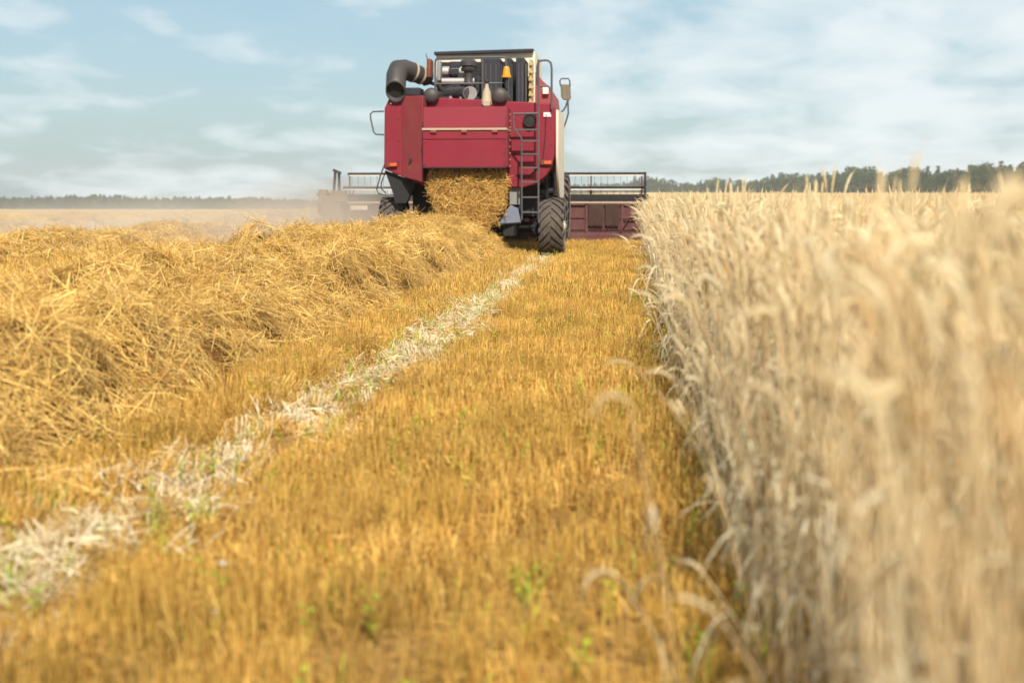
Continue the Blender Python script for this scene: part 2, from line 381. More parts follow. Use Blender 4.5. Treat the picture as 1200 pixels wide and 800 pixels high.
def up_rot(n, tilt=0.06, yaw=None):
    r = np.zeros((n, 3)); r[:, 0] = RS.normal(0, tilt, n); r[:, 1] = RS.normal(0, tilt, n)
    r[:, 2] = RS.uniform(0, 2*math.pi, n) if yaw is None else yaw; return r
def field_points(dens, y0, y1, xa, xb, step=1.0):
    """random points, dens(Y) per square metre, in the strip xa(Y)..xb(Y)"""
    out = []
    y = y0
    while y < y1:
        d = min(step, y1-y); a, b = xa(y+d/2), xb(y+d/2)
        n = RS.poisson(max(0, dens(y+d/2)*(b-a)*d)); out.append(np.stack([RS.uniform(a, b, n), RS.uniform(y, y+d, n)], -1)); y += d
    return np.concatenate(out)

# ------------------------------------------------------------------ standing wheat
EDGE = lambda Y: 0.34 + 0.03*math.sin(Y*1.3)
near_w = protos('wheat_near', [wheat_clump('wheat_clump', 5, .075, leafs=2, seg=4) for _ in range(10)])
P = field_points(lambda y: 46 if y < 12 else 30, 0.55, 34, lambda y: EDGE(y)+.02, lambda y: min(.42+.30*y+.9, 13), .5)

keep = (P[:, 1] < 14) | (RS.uniform(0, 1, len(P)) < 0.75); P = P[keep]
P = np.concatenate([P, field_points(lambda y: 50, 1.6, 30, lambda y: EDGE(y), lambda y: EDGE(y)+.35, .5)]); P = np.concatenate([P, field_points(lambda y: 60, 1.0, 12, lambda y: EDGE(y)-.04+.08*(y < 4), lambda y: EDGE(y)+.06, .5)]); n = len(P); hgt = 1.0 + .05*vnoise(P[:, 0], P[:, 1], .9, 3.)
P3 = np.column_stack([P, gz(P[:, 0], P[:, 1])-.02]); sc = np.column_stack([np.ones(n), np.ones(n), hgt*RS.uniform(.95, 1.08, n)])
q0 = (P[:, 0] < .36); sc[q0, 2] *= RS.uniform(.55, 1.0, q0.sum())
rt = up_rot(n, .05); e = np.clip((EDGE(0)+.22-P[:, 0])/.22, 0, 1); rt[:, 1] -= e*np.abs(RS.normal(0, .035, n))
sw = scatter('standing_wheat', P3, rt, sc, RS.randint(0, 10, n), near_w)
tag(sw, 'tall ripe uncut wheat standing along the right edge of the cut strip', 'wheat', kind='stuff')

# leaning, half-fallen stalks along the cut edge
s = Strands()
for (x, y, h, ln, az, nod) in [(.10, 2.25, .78, .10, 3.1, 3.0), (.13, 2.6, .42, .15, 3.3, 2.6), (.30, 4.4, .80, .22, 3.3, 1.2),
        (.30, 6.2, .8, .2, 3.0, 2.0), (.34, 8.4, .85, .2, 2.9, 1.4)]:
    wheat_plant(s, x, y, h, ln, az, nod, leafs=2, r=.0019, seg=5, ear=.95)
for _ in range(34):
    wheat_plant(s, U(.24, .46), U(.75, 1.7), U(.82, 1.01), U(.0, .12), U(0, 6.28), U(.1, 2.2), leafs=3, r=.0024, seg=5)
for _ in range(60):
    y = U(1.8, 26); wheat_plant(s, U(.30, .42), y, U(.3, .95), U(.05, .26), RS.normal(3.1, .7), U(.2, 2.5), leafs=2, r=.0022, seg=4)
# taller ears that stand above the canopy against the sky
for (x, y, h, nod) in [(.29, 1.12, 1.14, 2.5), (.32, 1.16, 1.13, 1.9), (.34, 1.2, 1.15, 2.6), (.31, 1.2, 1.10, 1.0), (.36, 1.25, 1.14, 2.0), (.83, 6.2, 1.20, .2), (.85, 6.25, 1.22, .35), (.87, 6.2, 1.19, .5), (.62, 4.2, 1.14, 2.4), (.88, 3.7, 1.12, 2.8),
        (.80, 2.9, 1.12, 2.6), (1.0, 4.4, 1.13, 2.5), (.52, 1.5, 1.06, 2.4), (.47, 1.25, 1.08, 2.0), (.40, 1.05, 1.08, 1.8), (.36, .95, 1.05, 2.6), (.60, 1.6, 1.12, 2.8), (.75, 2.2, 1.13, 1.2)]:
    wheat_plant(s, x, y, h-.08, U(.0, .05), U(0, 6), nod, leafs=1, r=.0022, seg=5, ear=1.15)
me = s.mesh('leaning_wheat', [m_wheat, m_wleaf]); o = bpy.data.objects.new('leaning_wheat', me); COL.objects.link(o)
tag(o, 'loose wheat stalks and nodding ears leaning out over the stubble', 'wheat', kind='stuff')

far_w = protos('wheat_far', [wheat_clump('wheat_patch', 22, .30, 1.07, leafs=1, r=.0035, ear=1.5) for _ in range(5)])
P = field_points(lambda y: 7 if y < 60 else 3.2 if y < 100 else 1.2, 33, 190, lambda y: (.5 if y < 35.5 else -3.0 if y < 60 else -.14*y), lambda y: .29*y+4, 2)
n = len(P); P3 = np.column_stack([P, gz(P[:, 0], P[:, 1])-.02])
P3 = P3[~((P3[:, 0] < .5) & (P3[:, 1] < 37.5))]; n = len(P3)
sc = np.column_stack([np.ones(n), np.ones(n), RS.uniform(.97, 1.08, n)])
o = scatter('distant_wheat', P3, up_rot(n, .04), sc, RS.randint(0, 5, n), far_w)
tag(o, 'uncut wheat stretching from the header to the far trees', 'wheat', kind='stuff')

def canopy_mat():
    m = mat('wheat_canopy', (0.46, 0.31, 0.15), 0.9, vscale=9, col2=(0.80, 0.62, 0.38), spec=.1, bump=1.0); return m
def canopy_z(X, Y):
    return gz(X, Y) + .80 + .16*sm(30, 140, Y) + .05*vnoise(X, Y, 1.3, 5.)*(Y < 260) 
cz = canopy_mat()
ys2 = np.unique(np.concatenate([np.linspace(3, 40, 75), np.linspace(40, 200, 120), np.linspace(200, 1150, 60)]))
def canopy_mesh():
    v = []; f = []; K = 90
    for y in ys2:
        xl = .75 if y < 37.5 else (-3 if y < 60 else -.14*y); xr = .42*y + 6
        xx = xl + (xr-xl)*np.linspace(0, 1, K)**1.3
        v.append(np.stack([xx, np.full(K, y), canopy_z(xx, np.full(K, y))], -1))
    v = np.concatenate(v); i = np.arange(len(v)).reshape(-1, K)
    q = np.stack([i[:-1, :-1], i[:-1, 1:], i[1:, 1:], i[1:, :-1]], -1).reshape(-1, 4).tolist()
    n0 = len(v); low = v[i[:, 0]].copy(); low[:, 2] = gz(low[:, 0], low[:, 1]); lf = v[i[0]].copy(); lf[:, 2] = 0; v = np.concatenate([v, low, lf])
    for k in range(len(low)-1): q.append([n0+k, int(i[k, 0]), int(i[k+1, 0]), n0+k+1])
    n1 = n0+len(low)
    for k in range(K-1): q.append([n1+k, n1+k+1, int(i[0, k+1]), int(i[0, k])])
    me = bpy.data.meshes.new('wheat_field'); me.from_pydata(v.tolist(), [], q); me.update()
    me.polygons.foreach_set('use_smooth', np.ones(len(me.polygons), bool)); me.materials.append(cz)
    o = bpy.data.objects.new('wheat_field', me); COL.objects.link(o); return o
tag(canopy_mesh(), 'closed pale mass of the ripe wheat field between its stalks', 'wheat field', kind='stuff')

# ------------------------------------------------------------------ stubble
TR = lambda Y: -1.44 - .10*sm(10, 20, Y) - .34*np.exp(-(np.maximum(Y, 3)-3)/4.5)      # centre of the wheel track
def stub_clump(name, n, spread, r, h=.122, m=None):
    s = Strands()
    for _ in range(n):
        x, y = U(-spread, spread), U(-spread, spread); hh = h*U(.7, 1.25); lx, ly = RS.normal(0, .14, 2)*hh
        k = 3; t = np.linspace(0, 1, k); v = U(0, 1)
        s.tube(np.stack([x+lx*t, y+ly*t, hh*t], -1), r*np.array([1, .95, .9])*U(.8, 1.25), 4, v)
        if U(0, 1) < .14:
            a = U(0, 6.28); o = np.array([math.cos(a), math.sin(a), 0]); L = U(.04, .10); q = np.linspace(0, 1, 4)
            s.ribbon(np.array([x, y, hh*U(.3, .9)]) + o*(L*q)[:, None] + np.stack([0*q, 0*q, L*(.3*q-1.1*q*q)], -1), np.array([1, .9, .6, .1])*.006, np.array([-o[1], o[0], .3]), U(.3, 1), 0)
    for _ in range(n//3):      # chaff and short cut pieces on the soil
        a = U(0, 6.28); L = U(.02, .07); c = np.array([U(-spread, spread), U(-spread, spread), U(.005, .05)]); d = np.array([math.cos(a), math.sin(a), U(-.3, .3)])*L
        s.tube([c-d, c+d], [.0018, .0018], 3, U(.3, 1))
    return s.mesh(name, [m or m_stub])
st_c = protos('stubble_near', [stub_clump('stubble_tuft', 34, .11, .0019) for _ in range(8)])
st_p = protos('stubble_pale', [stub_clump('pale_tuft', 16, .10, .0023, .10, m_pale) for _ in range(5)])
st_f = protos('stubble_far', [stub_clump('stubble_patch', 46, .22, .0036, .14) for _ in range(5)])
P = field_points(lambda y: 48 if y < 9 else 36, 2.2, 15, lambda y: max(-.47*y-.6, -3.0), lambda y: EDGE(y)+.25, .5)
# drilled rows along the direction of travel, slightly wavy
P[:, 0] += (np.round(P[:, 0]/.13)*.13-P[:, 0])*.45
d = P[:, 0]-TR(P[:, 1]); P = P[(np.abs(d-.05) > .25+.05*np.sin(P[:, 1]*3.1)) | (RS.uniform(0, 1, len(P)) < .12+.4*(vnoise(P[:, 0], P[:, 1], 1.6, 17.) > .15))]
n = len(P); hs = (1+.18*vnoise(P[:, 0], P[:, 1], 1.1, 1.)+.35*vnoise(P[:, 0]*.15, P[:, 1], 1.6, 5.)) * np.where(np.abs(P[:, 0]-TR(P[:, 1])) < .24, .55, 1.0)
rt = up_rot(n, .05); tr = np.abs(P[:, 0]-TR(P[:, 1])) < .34; rt[tr, 0] += RS.normal(0, .5, tr.sum()); rt[tr, 1] += RS.normal(0, .5, tr.sum())
o = scatter('stubble', np.column_stack([P, gz(P[:, 0], P[:, 1])-.01]), rt, np.column_stack([np.ones(n), np.ones(n), hs]), RS.randint(0, 8, n), st_c)
tag(o, 'short golden stubble left in rows in the near cut strip', 'stubble', kind='stuff')
P = field_points(lambda y: 20 if y < 36 else 5 if y < 60 else 2.0, 15, 110, lambda y: max(-.47*y-1, -40), lambda y: .5 if y < 34 else -3.5, 1)
P = P[~((P[:, 0] > -2.6) & (P[:, 1] > 34.3))]; P = P[~((np.abs(P[:, 0]+1.53) < .40) & (P[:, 1] > 24.2) & (P[:, 1] < 28.2))]
d = P[:, 0]-TR(P[:, 1]); P = P[(np.abs(d-.05) > .26) | (P[:, 1] > 27.5) | (RS.uniform(0, 1, len(P)) < .12)]
n = len(P); o = scatter('distant_stubble', np.column_stack([P, gz(P[:, 0], P[:, 1])-.01]), up_rot(n), np.column_stack([np.ones(n), np.ones(n), RS.uniform(.7, 1.0, n)*(1+.4*vnoise(P[:, 0]*.15, P[:, 1], 1.2, 5.))]), RS.randint(0, 5, n), st_f)
tag(o, 'golden stubble running on past the harvester and across the left field', 'stubble', kind='stuff')

P = field_points(lambda y: 34, 2.4, 26, lambda y: float(TR(y))-.45, lambda y: float(TR(y))+.45, .5)
P = P[(np.abs(P[:, 0]-TR(P[:, 1])) < np.abs(RS.normal(.10, .17, len(P)))) & (P[:, 1] < 22)]; n = len(P)
rt = up_rot(n, .40); o = scatter('bent_stubble', np.column_stack([P, gz(P[:, 0], P[:, 1])-.01]), rt, np.column_stack([np.ones(n), np.ones(n), RS.uniform(.5, 1.0, n)]), RS.randint(0, 5, n), st_p)
tag(o, 'pale bent stubble pushed over along the wheel track', 'stubble', kind='stuff')

# ------------------------------------------------------------------ straw
def straw_tuft(name, n, spread, r=.0026, Lr=(.12, .27), up=.40, m=None, dome=.02):
    s = Strands()
    for _ in range(n):
        a = U(0, 2*math.pi); L = U(*Lr); rr = spread*math.sqrt(U(0, 1)); b = U(0, 6.28)
        c = np.array([rr*math.cos(b), rr*math.sin(b), dome*(1-(rr/spread)**2)+U(-.02, .04)]); el = RS.normal(0, up)
        d = np.array([math.cos(a)*math.cos(el), math.sin(a)*math.cos(el), math.sin(el)]); q = np.linspace(-1, 1, 5); side = np.cross(d, [0, 0, 1]); bend = RS.normal(0, .03)
        pts = c + d*(L*q)[:, None]*.9 + side*(bend*L*q*q*1.4)[:, None] + np.stack([0*q, 0*q, -abs(RS.normal(0, .06))*L*q*q*1.5], -1)
        if U(0, 1) < .72: s.tube(pts, r*U(.65, 1.2)*np.array([.8, 1, 1, 1, .7]), 4, U(0, 1), flat=.7)
        else: s.ribbon(pts, r*U(2, 4)*np.array([.7, 1, 1, 1, .3]), side*.8+np.array([0, 0, U(-.5, .5)]), U(.3, 1), 0)
    return s.mesh(name, [m or m_straw])
sw_c = protos('straw', [straw_tuft('straw_tuft', 30, .13, .0017, (.07, .20), .34) for _ in range(10)])
sw_f = protos('straw_coarse', [straw_tuft('straw_patch', 30, .24, .0040, (.12, .26), .3) for _ in range(5)])
pl_c = protos('pale', [straw_tuft('pale_straw', 16, .10, .0024, (.03, .10), .35, m_pale, .0) for _ in range(6)])
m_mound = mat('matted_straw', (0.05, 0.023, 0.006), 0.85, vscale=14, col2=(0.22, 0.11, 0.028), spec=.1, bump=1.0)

def swath_h(X, Y):
    """height of the main windrow behind the machine"""
    w = .16*vnoise(X*0, Y, .55, 9.) + .10*vnoise(X*0, Y, 1.9, 2.)
    rgt = 1-sm(-2.78+w, -2.20+w, X)
    sh = X + .3*vnoise(X*0, Y, .4, 4.)
    lft = .55*sm(-6.4, -5.2, sh) + .45*sm(-4.7, -3.6, sh)
    lump = .50 - .09*(1-sm(6, 13, Y)) + .02*sm(14, 25, Y) + .10*vnoise(X, Y, .75, 2.) + .22*vnoise(X, Y, 1.4, 6.) + .17*vnoise(X, Y, 3.1, 7.) + .06*vnoise(X, Y, 6.5, 8.)
    pit = .22*np.clip(vnoise(X, Y, 2.2, 31.)-.18, 0, 1)/.4
    side = .22*np.exp(-(((X+5.3)/.7)**2 + ((Y-15.5)/2.4)**2)) + .10*np.exp(-((X+3.65)/.45)**2)
    return np.maximum((lump-pit+side)*(rgt*lft)**.85*(1-sm(26.2, 27.4, Y)), 0)
def far_swath(xc):
    def h(X, Y):
        w = .25*vnoise(X*0+xc, Y, .2, 3.)
        return np.exp(-((X-xc-w)/.95)**2*1.2)*(.36 + .22*vnoise(X, Y, .45, xc) + .10*vnoise(X, Y, 1.6, xc))
    return h
def make_swath(name, hf, x0, x1, y0, y1, dx, dy, label, dens, coll, npk, thr=.04, scl=1.0):
    g_ = grid(name, np.arange(x0, x1, dx), np.arange(y0, y1, dy), lambda X, Y: gz(X, Y)-.04+hf(X, Y)*.94, m_mound)
    tag(g_, label, 'straw windrow', kind='stuff')
    P = field_points(dens, y0, y1, lambda y: x0, lambda y: x1, .5)
    H = hf(P[:, 0], P[:, 1]); k = (H > thr) & (vnoise(P[:, 0], P[:, 1], 2.2, 31.)+.5*vnoise(P[:, 0], P[:, 1], 6.0, 3.) < .42+RS.normal(0, .12, len(P))); P = P[k]; H = H[k]; ep = .06
    hx = (hf(P[:, 0]+ep, P[:, 1])-hf(P[:, 0]-ep, P[:, 1]))/(2*ep); hy = (hf(P[:, 0], P[:, 1]+ep)-hf(P[:, 0], P[:, 1]-ep))/(2*ep)
    n = len(P); rot = np.zeros((n, 3))
    for i in range(n):
        nv = Vector((-hx[i]*.8, -hy[i]*.8, 1)).normalized() + Vector((RS.normal(0, .22), RS.normal(0, .22), 0))
        q = nv.to_track_quat('Z', 'Y') @ Euler((0, 0, RS.uniform(0, 6.28))).to_quaternion(); rot[i] = q.to_euler()
    z = gz(P[:, 0], P[:, 1]) + H - .01 + np.abs(RS.normal(0, .018, n))
    sc = RS.uniform(.8, 1.2, n)[:, None]*np.ones((1, 3))*scl
    s_ = scatter('loose_straw', np.column_stack([P, z]), rot, sc, RS.randint(0, npk, n), coll)
    return s_
s_ = make_swath('straw_windrow', swath_h, -6.8, -2.0, 3.5, 27.4, .07, .09, 'thick golden straw windrow laid behind the harvester', lambda y: 115 if y < 14 else 80, sw_c, 10)
tag(s_, 'loose golden straws covering the windrow behind the harvester', 'straw', kind='stuff')
s_ = make_swath('straw_windrow', far_swath(-11.3), -13.4, -9.2, 14, 120, .12, .2, 'nearer dusty straw windrow across the left field', lambda y: 22 if y < 50 else 9, sw_f, 5)
tag(s_, 'straws on the nearer windrow of the left field', 'straw', kind='stuff')
s_ = make_swath('straw_windrow', far_swath(-19.5), -21.6, -17.4, 28, 150, .15, .25, 'farther faint straw windrow low in the left field', lambda y: 14 if y < 70 else 6, sw_f, 5)
tag(s_, 'straws on the farther windrow of the left field', 'straw', kind='stuff')
# crushed pale straw in the wheel track
P = field_points(lambda y: 56 if y < 14 else 34, 2.6, 27, lambda y: float(TR(y))-.42, lambda y: float(TR(y))+.42, .5)
k = (np.abs(P[:, 0]-TR(P[:, 1])-.04*np.sin(P[:, 1]*2.1)) < np.abs(RS.normal(.12, .22, len(P)))) & (vnoise(P[:, 0], P[:, 1]*.6, 2.4, 8.)+RS.normal(0, .2, len(P)) > -.10); P = P[k]; n = len(P)
rt = up_rot(n, .16)
o = scatter('crushed_straw', np.column_stack([P, gz(P[:, 0], P[:, 1])+RS.uniform(.01, .06, n)]), rt, RS.uniform(.8, 1.2, n)[:, None]*np.ones((1, 3)), RS.randint(0, 6, n), pl_c)
tag(o, 'bleached crushed straw pressed flat in the wheel track', 'straw', kind='stuff')
# straws strewn between the windrow and the track
P = field_points(lambda y: 3, 4, 27, lambda y: -2.9, lambda y: -1.9, .5); n = len(P)
o = scatter('strewn_straw', np.column_stack([P, gz(P[:, 0], P[:, 1])+.10]), up_rot(n, .2), RS.uniform(.6, 1.0, n)[:, None]*np.ones((1, 3)), RS.randint(0, 10, n), sw_c)
tag(o, 'scattered straws lying on the stubble beside the windrow', 'straw', kind='stuff')

# ------------------------------------------------------------------ weeds
def weed(name, kind):
    s = Strands()
    if kind == 0:
        for _ in range(7):
            a = U(0, 6.28); L = U(.10, .24); q = np.linspace(0, 1, 5); o = np.array([math.cos(a), math.sin(a), 0])
            s.ribbon(o*(L*.5*q)[:, None]+np.stack([0*q, 0*q, L*(q-.35*q*q)], -1), np.array([.7, 1, .9, .6, .1])*.006, np.array([-o[1], o[0], .2]), U(.2, 1), 0)
    else:
        h = U(.12, .2); s.tube([(0, 0, 0), (.01, 0, h*.5), (0, .01, h)], [.0015, .0013, .001], 3, .4)
        for i in range(8):
            a = i*2.4; z = h*(.3+.7*i/8); L = U(.02, .035); o = np.array([math.cos(a), math.sin(a), .3]); q = np.linspace(0, 1, 4)
            s.ribbon(np.array([0, 0, z])+o*(L*q)[:, None], np.array([.2, 1, .9, .1])*.020, np.array([-o[1], o[0], 0]), U(.4, 1), 0)
        if kind == 2:
            for i in range(5):
                a = i*1.257; o = np.array([math.cos(a), math.sin(a), .25]); s.ribbon(np.array([0, 0, h])+o*np.array([0, .008, .014])[:, None], np.array([.002, .006, .003]), np.array([-o[1], o[0], 0]), .5, 1)
    return s.mesh(name, [m_green, m_flower])
wc = protos('weeds', [weed('weed', 0), weed('weed', 0), weed('weed', 1), weed('weed', 1), weed('weed', 2)])
P = field_points(lambda y: 30.0 if y < 16 else 14, 2.4, 30, lambda y: max(-.47*y, -2.5), lambda y: .35, .5)
kk = vnoise(P[:, 0], P[:, 1]*.6, 1.3, 12.) + .35*np.exp(-np.abs(P[:, 0]-TR(P[:, 1]))/.3) + .2*np.exp(-np.abs(P[:, 0]+.15)/.3) > -.10; P = P[kk]; n = len(P)
o = scatter('weeds', np.column_stack([P, gz(P[:, 0], P[:, 1])]), up_rot(n, .15), RS.uniform(.55, 1.0, n)[:, None]*np.ones((1, 3)), RS.choice([0, 1, 2, 3, 4], n, p=[.30, .30, .18, .19, .03]), wc)
tag(o, 'small bright green weeds sprouting through the stubble', 'weeds', kind='stuff')

# ------------------------------------------------------------------ trees
m_leafd = mat('dark_foliage', (0.022, 0.040, 0.014), 0.8, attr='var', col2=(0.050, 0.080, 0.030), rnd=.25, transl=.15, spec=.2)
m_leafl = mat('birch_foliage', (0.035, 0.060, 0.018), 0.8, attr='var', col2=(0.070, 0.105, 0.038), rnd=.25, transl=.15, spec=.2)
m_bark = mat('tree_bark', (0.10, 0.075, 0.05), 0.9)
def crown_mesh(kind, H):
    s = Strands(); blobs = []
    if kind == 'pine':
        for i in range(11):
            t = i/10; z = H*(.18+.80*t); w = H*.19*(1-t)**.8+.2
            for _ in range(max(1, int(5*(1-t))+1)):
                a = U(0, 6.28); rr = w*U(.3, .9); blobs.append((rr*math.cos(a), rr*math.sin(a), z+U(-.3, .3), w*.5+.38))
    else:
        for _ in range(24):
            a = U(0, 6.28); z = H*U(.22, .90); w = H*.25*math.sqrt(max(.05, 1-((z/H-.55)/.42)**2)); rr = w*math.sqrt(U(0, 1)); blobs.append((rr*math.cos(a), rr*math.sin(a), z, U(.75, 1.2)))
    for (x, y, z, r) in blobs:
        v0 = U(0, .7)
        for _ in range(40):
            d = RS.normal(size=3); d /= np.linalg.norm(d); c = np.array([x, y, z])+d*r*U(.5, 1.1)*np.array([1, 1, .75]); q = RS.normal(size=3); q /= np.linalg.norm(q)
            w = np.cross(q, d); w /= np.linalg.norm(w)+1e-6; L = U(.14, .34)
            s.ribbon([c-q*L, c, c+q*L], np.array([.3, 1, .25])*L*1.3, w, min(1, v0+U(0, .4)), 0)
    return s.mesh('crown', [m_leafd if kind == 'pine' else m_leafl])
def trunk_mesh(H):
    b = MB(); b.tube([(0, 0, -.4), (0, 0, H*.3), (.05, 0, H*.6), (0, .05, H*.93)], [.20, .15, .10, .03], 7)
    for i in range(5):
        a = i*2.2; z = H*(.35+.1*i); b.tube([(0, 0, z), (math.cos(a)*.7, math.sin(a)*.7, z+.5), (math.cos(a)*1.2, math.sin(a)*1.2, z+.8)], [.06, .04, .015], 5)
    o = b.build('trunk', m_bark); return o
KINDS = [('pine', 10.5), ('broad', 9.0), ('pine', 9.2), ('broad', 10.2), ('broad', 8.0), ('pine', 11.5)]
LBL = {'pine': 'dark pointed conifer in the tree belt beyond the wheat', 'broad': 'rounded broadleaf tree in the tree belt beyond the wheat'}
roots = []
for kind, H in KINDS:
    r = bpy.data.objects.new('conifer_tree' if kind == 'pine' else 'broadleaf_tree', None); COL.objects.link(r)
    tag(r, LBL[kind], 'tree', 'conifers beyond the wheat' if kind == 'pine' else 'broadleaf trees beyond the wheat')
    t_ = trunk_mesh(H); t_.parent = r; c_ = bpy.data.objects.new('crown', crown_mesh(kind, H)); COL.objects.link(c_); c_.parent = r; roots.append(r)
used = set(); spots = []
px = 742.0
while px < 1290:
    for row in range(2):
        Yd = 850-(px-760)*.95 + row*14 + U(-5, 5); X = (px-740+U(-3, 3))/1667*Yd
        hk = (16.5 + 16*sm(900, 1180, px) + 4*math.sin(px*.021) + 2.5*math.sin(px*.083+1))/1667*Yd
        spots.append((X, Yd, float(hk)*U(.82, 1.14)*(1.0+.05*row)))
    px += U(3.4, 6.0)
spots.sort(key=lambda a: a[1])
for i, (X, Yd, hh) in enumerate(spots):
    k = RS.randint(0, 6); z = float(gz(X, Yd))
    if k not in used: used.add(k); r = roots[k]
    else:
        r = roots[k].copy(); COL.objects.link(r)
        for ch in roots[k].children: c = ch.copy(); COL.objects.link(c); c.parent = r
    f = (hh+1.2)/KINDS[k][1]; r.location = (X, Yd, z); r.rotation_euler = (0, 0, U(0, 6.28)); r.scale = (f*1.25, f*1.25, f)
tc_ = protos('woods', [crown_mesh('pine', 9), crown_mesh('broad', 9), crown_mesh('broad', 8)])
Q = []
for px in np.arange(-60, 760, 2.4):
    for row in range(2):
        Yd = 1010+row*16+U(-6, 6); Q.append(((px-740+U(-2, 2))/1667*Yd, Yd, 1))
for px in np.arange(735, 1300, 3.0):        # the depth of the right belt behind its first trees
    Yd = 850-(px-760)*.95+32; Q.append(((px-740+U(-2, 2))/1667*Yd, Yd, 2))
Q = np.array(Q); L_ = Q[Q[:, 2] == 1]; n = len(L_)
hs = (8.6+.9*np.sin(L_[:, 0]*.011)+.5*np.sin(L_[:, 0]*.06))*RS.uniform(.9, 1.1, n)/8.8
o = scatter('far_wood', np.column_stack([L_[:, :2], gz(L_[:, 0], L_[:, 1])-1.8]), up_rot(n, 0), np.column_stack([hs*1.5, hs*1.5, hs*1.12]), RS.randint(0, 3, n), tc_)
tag(o, 'long low grey-green wood on the left horizon', 'woods', kind='stuff')
L_ = Q[Q[:, 2] == 2]; n = len(L_)
hs = RS.uniform(.85, 1.05, n)*.98*(.9+.25*sm(60, 110, L_[:, 0]*0+50))
o = scatter('wood_behind', np.column_stack([L_[:, :2], gz(L_[:, 0], L_[:, 1])-1.5]), up_rot(n, 0), np.column_stack([hs*1.6, hs*1.6, hs]), RS.randint(0, 3, n), tc_)
tag(o, 'dark wood filling the depth behind the right tree belt', 'woods', kind='stuff')

# ------------------------------------------------------------------ combine harvester
CX = -3.07
H_ = bpy.data.objects.new('combine_harvester', None); COL.objects.link(H_); H_.location = (CX, 27.2, 0)
tag(H_, 'crimson combine harvester seen from behind, driving away and dropping straw', 'combine harvester')
def xz(px, py, Y): p = at(px, py, Y); return (p.x, p.z)
def bar(pts, r=.017, seg=8): return MB().tube(pts, r, seg)

# hull
Yb = 26.9
poly = [xz(*p, Yb) for p in [(450.5, 127), (450, 198), (495, 217), (613, 220), (628, 215.5), (640, 206), (647, 195), (650, 182), (651, 127), (645, 121), (600, 119), (470, 112), (457, 113)]]
body = MB().prism_y(poly, Yb, 29.25).build('body', M['red'], H_, .02)
# corner panel turned towards the left
a0 = at(471, 150, 26.88); b0 = at(495.5, 150, 26.35)
cp = MB()
tl, bl_ = at(471, 113, 26.88).z, at(471, 207, 26.88).z; tr_, br = at(495.5, 112, 26.35).z, at(495.5, 214, 26.35).z
vs = [(a0.x, a0.y, bl_), (b0.x, b0.y, br), (b0.x, b0.y, tr_), (a0.x, a0.y, tl), (a0.x, 26.93, bl_), (b0.x, 26.93, br), (b0.x, 26.93, tr_), (a0.x, 26.93, tl)]
cp.add(vs, [(0, 1, 2, 3), (1, 5, 6, 2), (3, 2, 6, 7), (0, 4, 5, 1), (0, 3, 7, 4)]).build('corner_panel', M['red_dusty'], H_, .01)
sl = MB().box(at(479, 189.5, 26.62), at(486.5, 186, 26.60)+Vector((0, .15, 0))).build('vent_slot', M['black'], H_)
for px_, py_ in ((458, 121.5), (469, 118), (493.5, 121)):
    p = at(px_, py_, 26.88); MB().lathe(p, (0, -1, 0), [(-.02, .02), (.012, .018), (.02, .008)], 10).build('bolt', M['silver'], H_)
# straw hood: upper panel, trim, door
x0 = at(495.5, 160, 26.0).x; x1 = at(593, 160, 26.0).x
zt = at(540, 125, 26).z; zm1 = at(540, 150, 26).z; zm0 = at(540, 152.5, 26).z; zb = at(540, 196, 26).z; zs = at(540, 163.5, 26).z
hood = MB().prism_x([(26.0, zm1), (26.9, zm1), (26.9, zt), (26.05, zt)], x0, x1).build('straw_hood', M['red'], H_, .012)
MB().box((x0-.012, 25.975, zm0), (x1+.012, 26.9, zm1)).build('trim_strip', M['beige'], hood)
dr = MB().box((x0, 26.0, zs+.006), (x1, 26.9, zm0)).box((x0+.01, 26.012, zs-.004), (x1-.01, 26.9, zs+.005)).box((x0, 26.002, zb), (x1, 26.04, zs-.005)).box((x1-.04, 26.0, zb-.0), (x1, 26.9, zs-.005)).box((x0, 26.0, zb), (x0+.04, 26.9, zs-.005))
dr.build('hood_door', M['red'], H_, .008)
MB().box((x0+.05, 26.08, zb+.02), (x1-.05, 26.88, zs-.03)).build('hood_interior', M['black'], H_)
MB().box((x0, 25.99, zb-.018), (x1, 26.03, zb-.001)).build('hood_lip', M['dark'], H_)
rv = MB()
for i in range(9): rv.lathe((x1+.001, 26.78, zt-.1-i*.12), (1, 0, 0), [(0, .016), (.012, .012), (.016, .003)], 8)
rv.build('rivets', M['beige'], H_)
cpy = MB().box((x1+.002, 26.05, zb+.02), (x1+.010, 26.42, zt-.03)); cpy.build('hood_side_cover', M['red_dusty'], hood)
hg = MB()
for k in range(3): xq = x0+.2+(x1-x0-.4)*k/2; hg.box((xq-.05, 25.955, zm0-.045), (xq+.05, 25.999, zm0-.012)); hg.tube([(xq-.05, 25.965, zm0-.01), (xq+.05, 25.965, zm0-.01)], .009, 8)
hg.build('hinge', M['red_dusty'], H_)
hb_ = MB()
for xq in (x0+.035, x1-.035):
    for zq in (zb+.05, (zb+zs)/2, zs-.05): hb_.lathe((xq, 26.0, zq), (0, -1, 0), [(0, .014), (.008, .012), (.012, .004)], 8)
hb_.build('hood_bolts', M['dark'], H_)
pb_ = MB()
for (pxq, pyq) in ((603.5, 140), (603.5, 160), (603.5, 180), (603.5, 200), (646, 150), (646, 170), (453.5, 140), (453.5, 165), (467, 140), (467, 165), (467, 190)):
    q_ = at(pxq, pyq, 26.9); pb_.lathe(q_, (0, -1, 0), [(0, .014), (.01, .011), (.013, .004)], 8)
pb_.build('panel_bolts', M['dark'], H_)
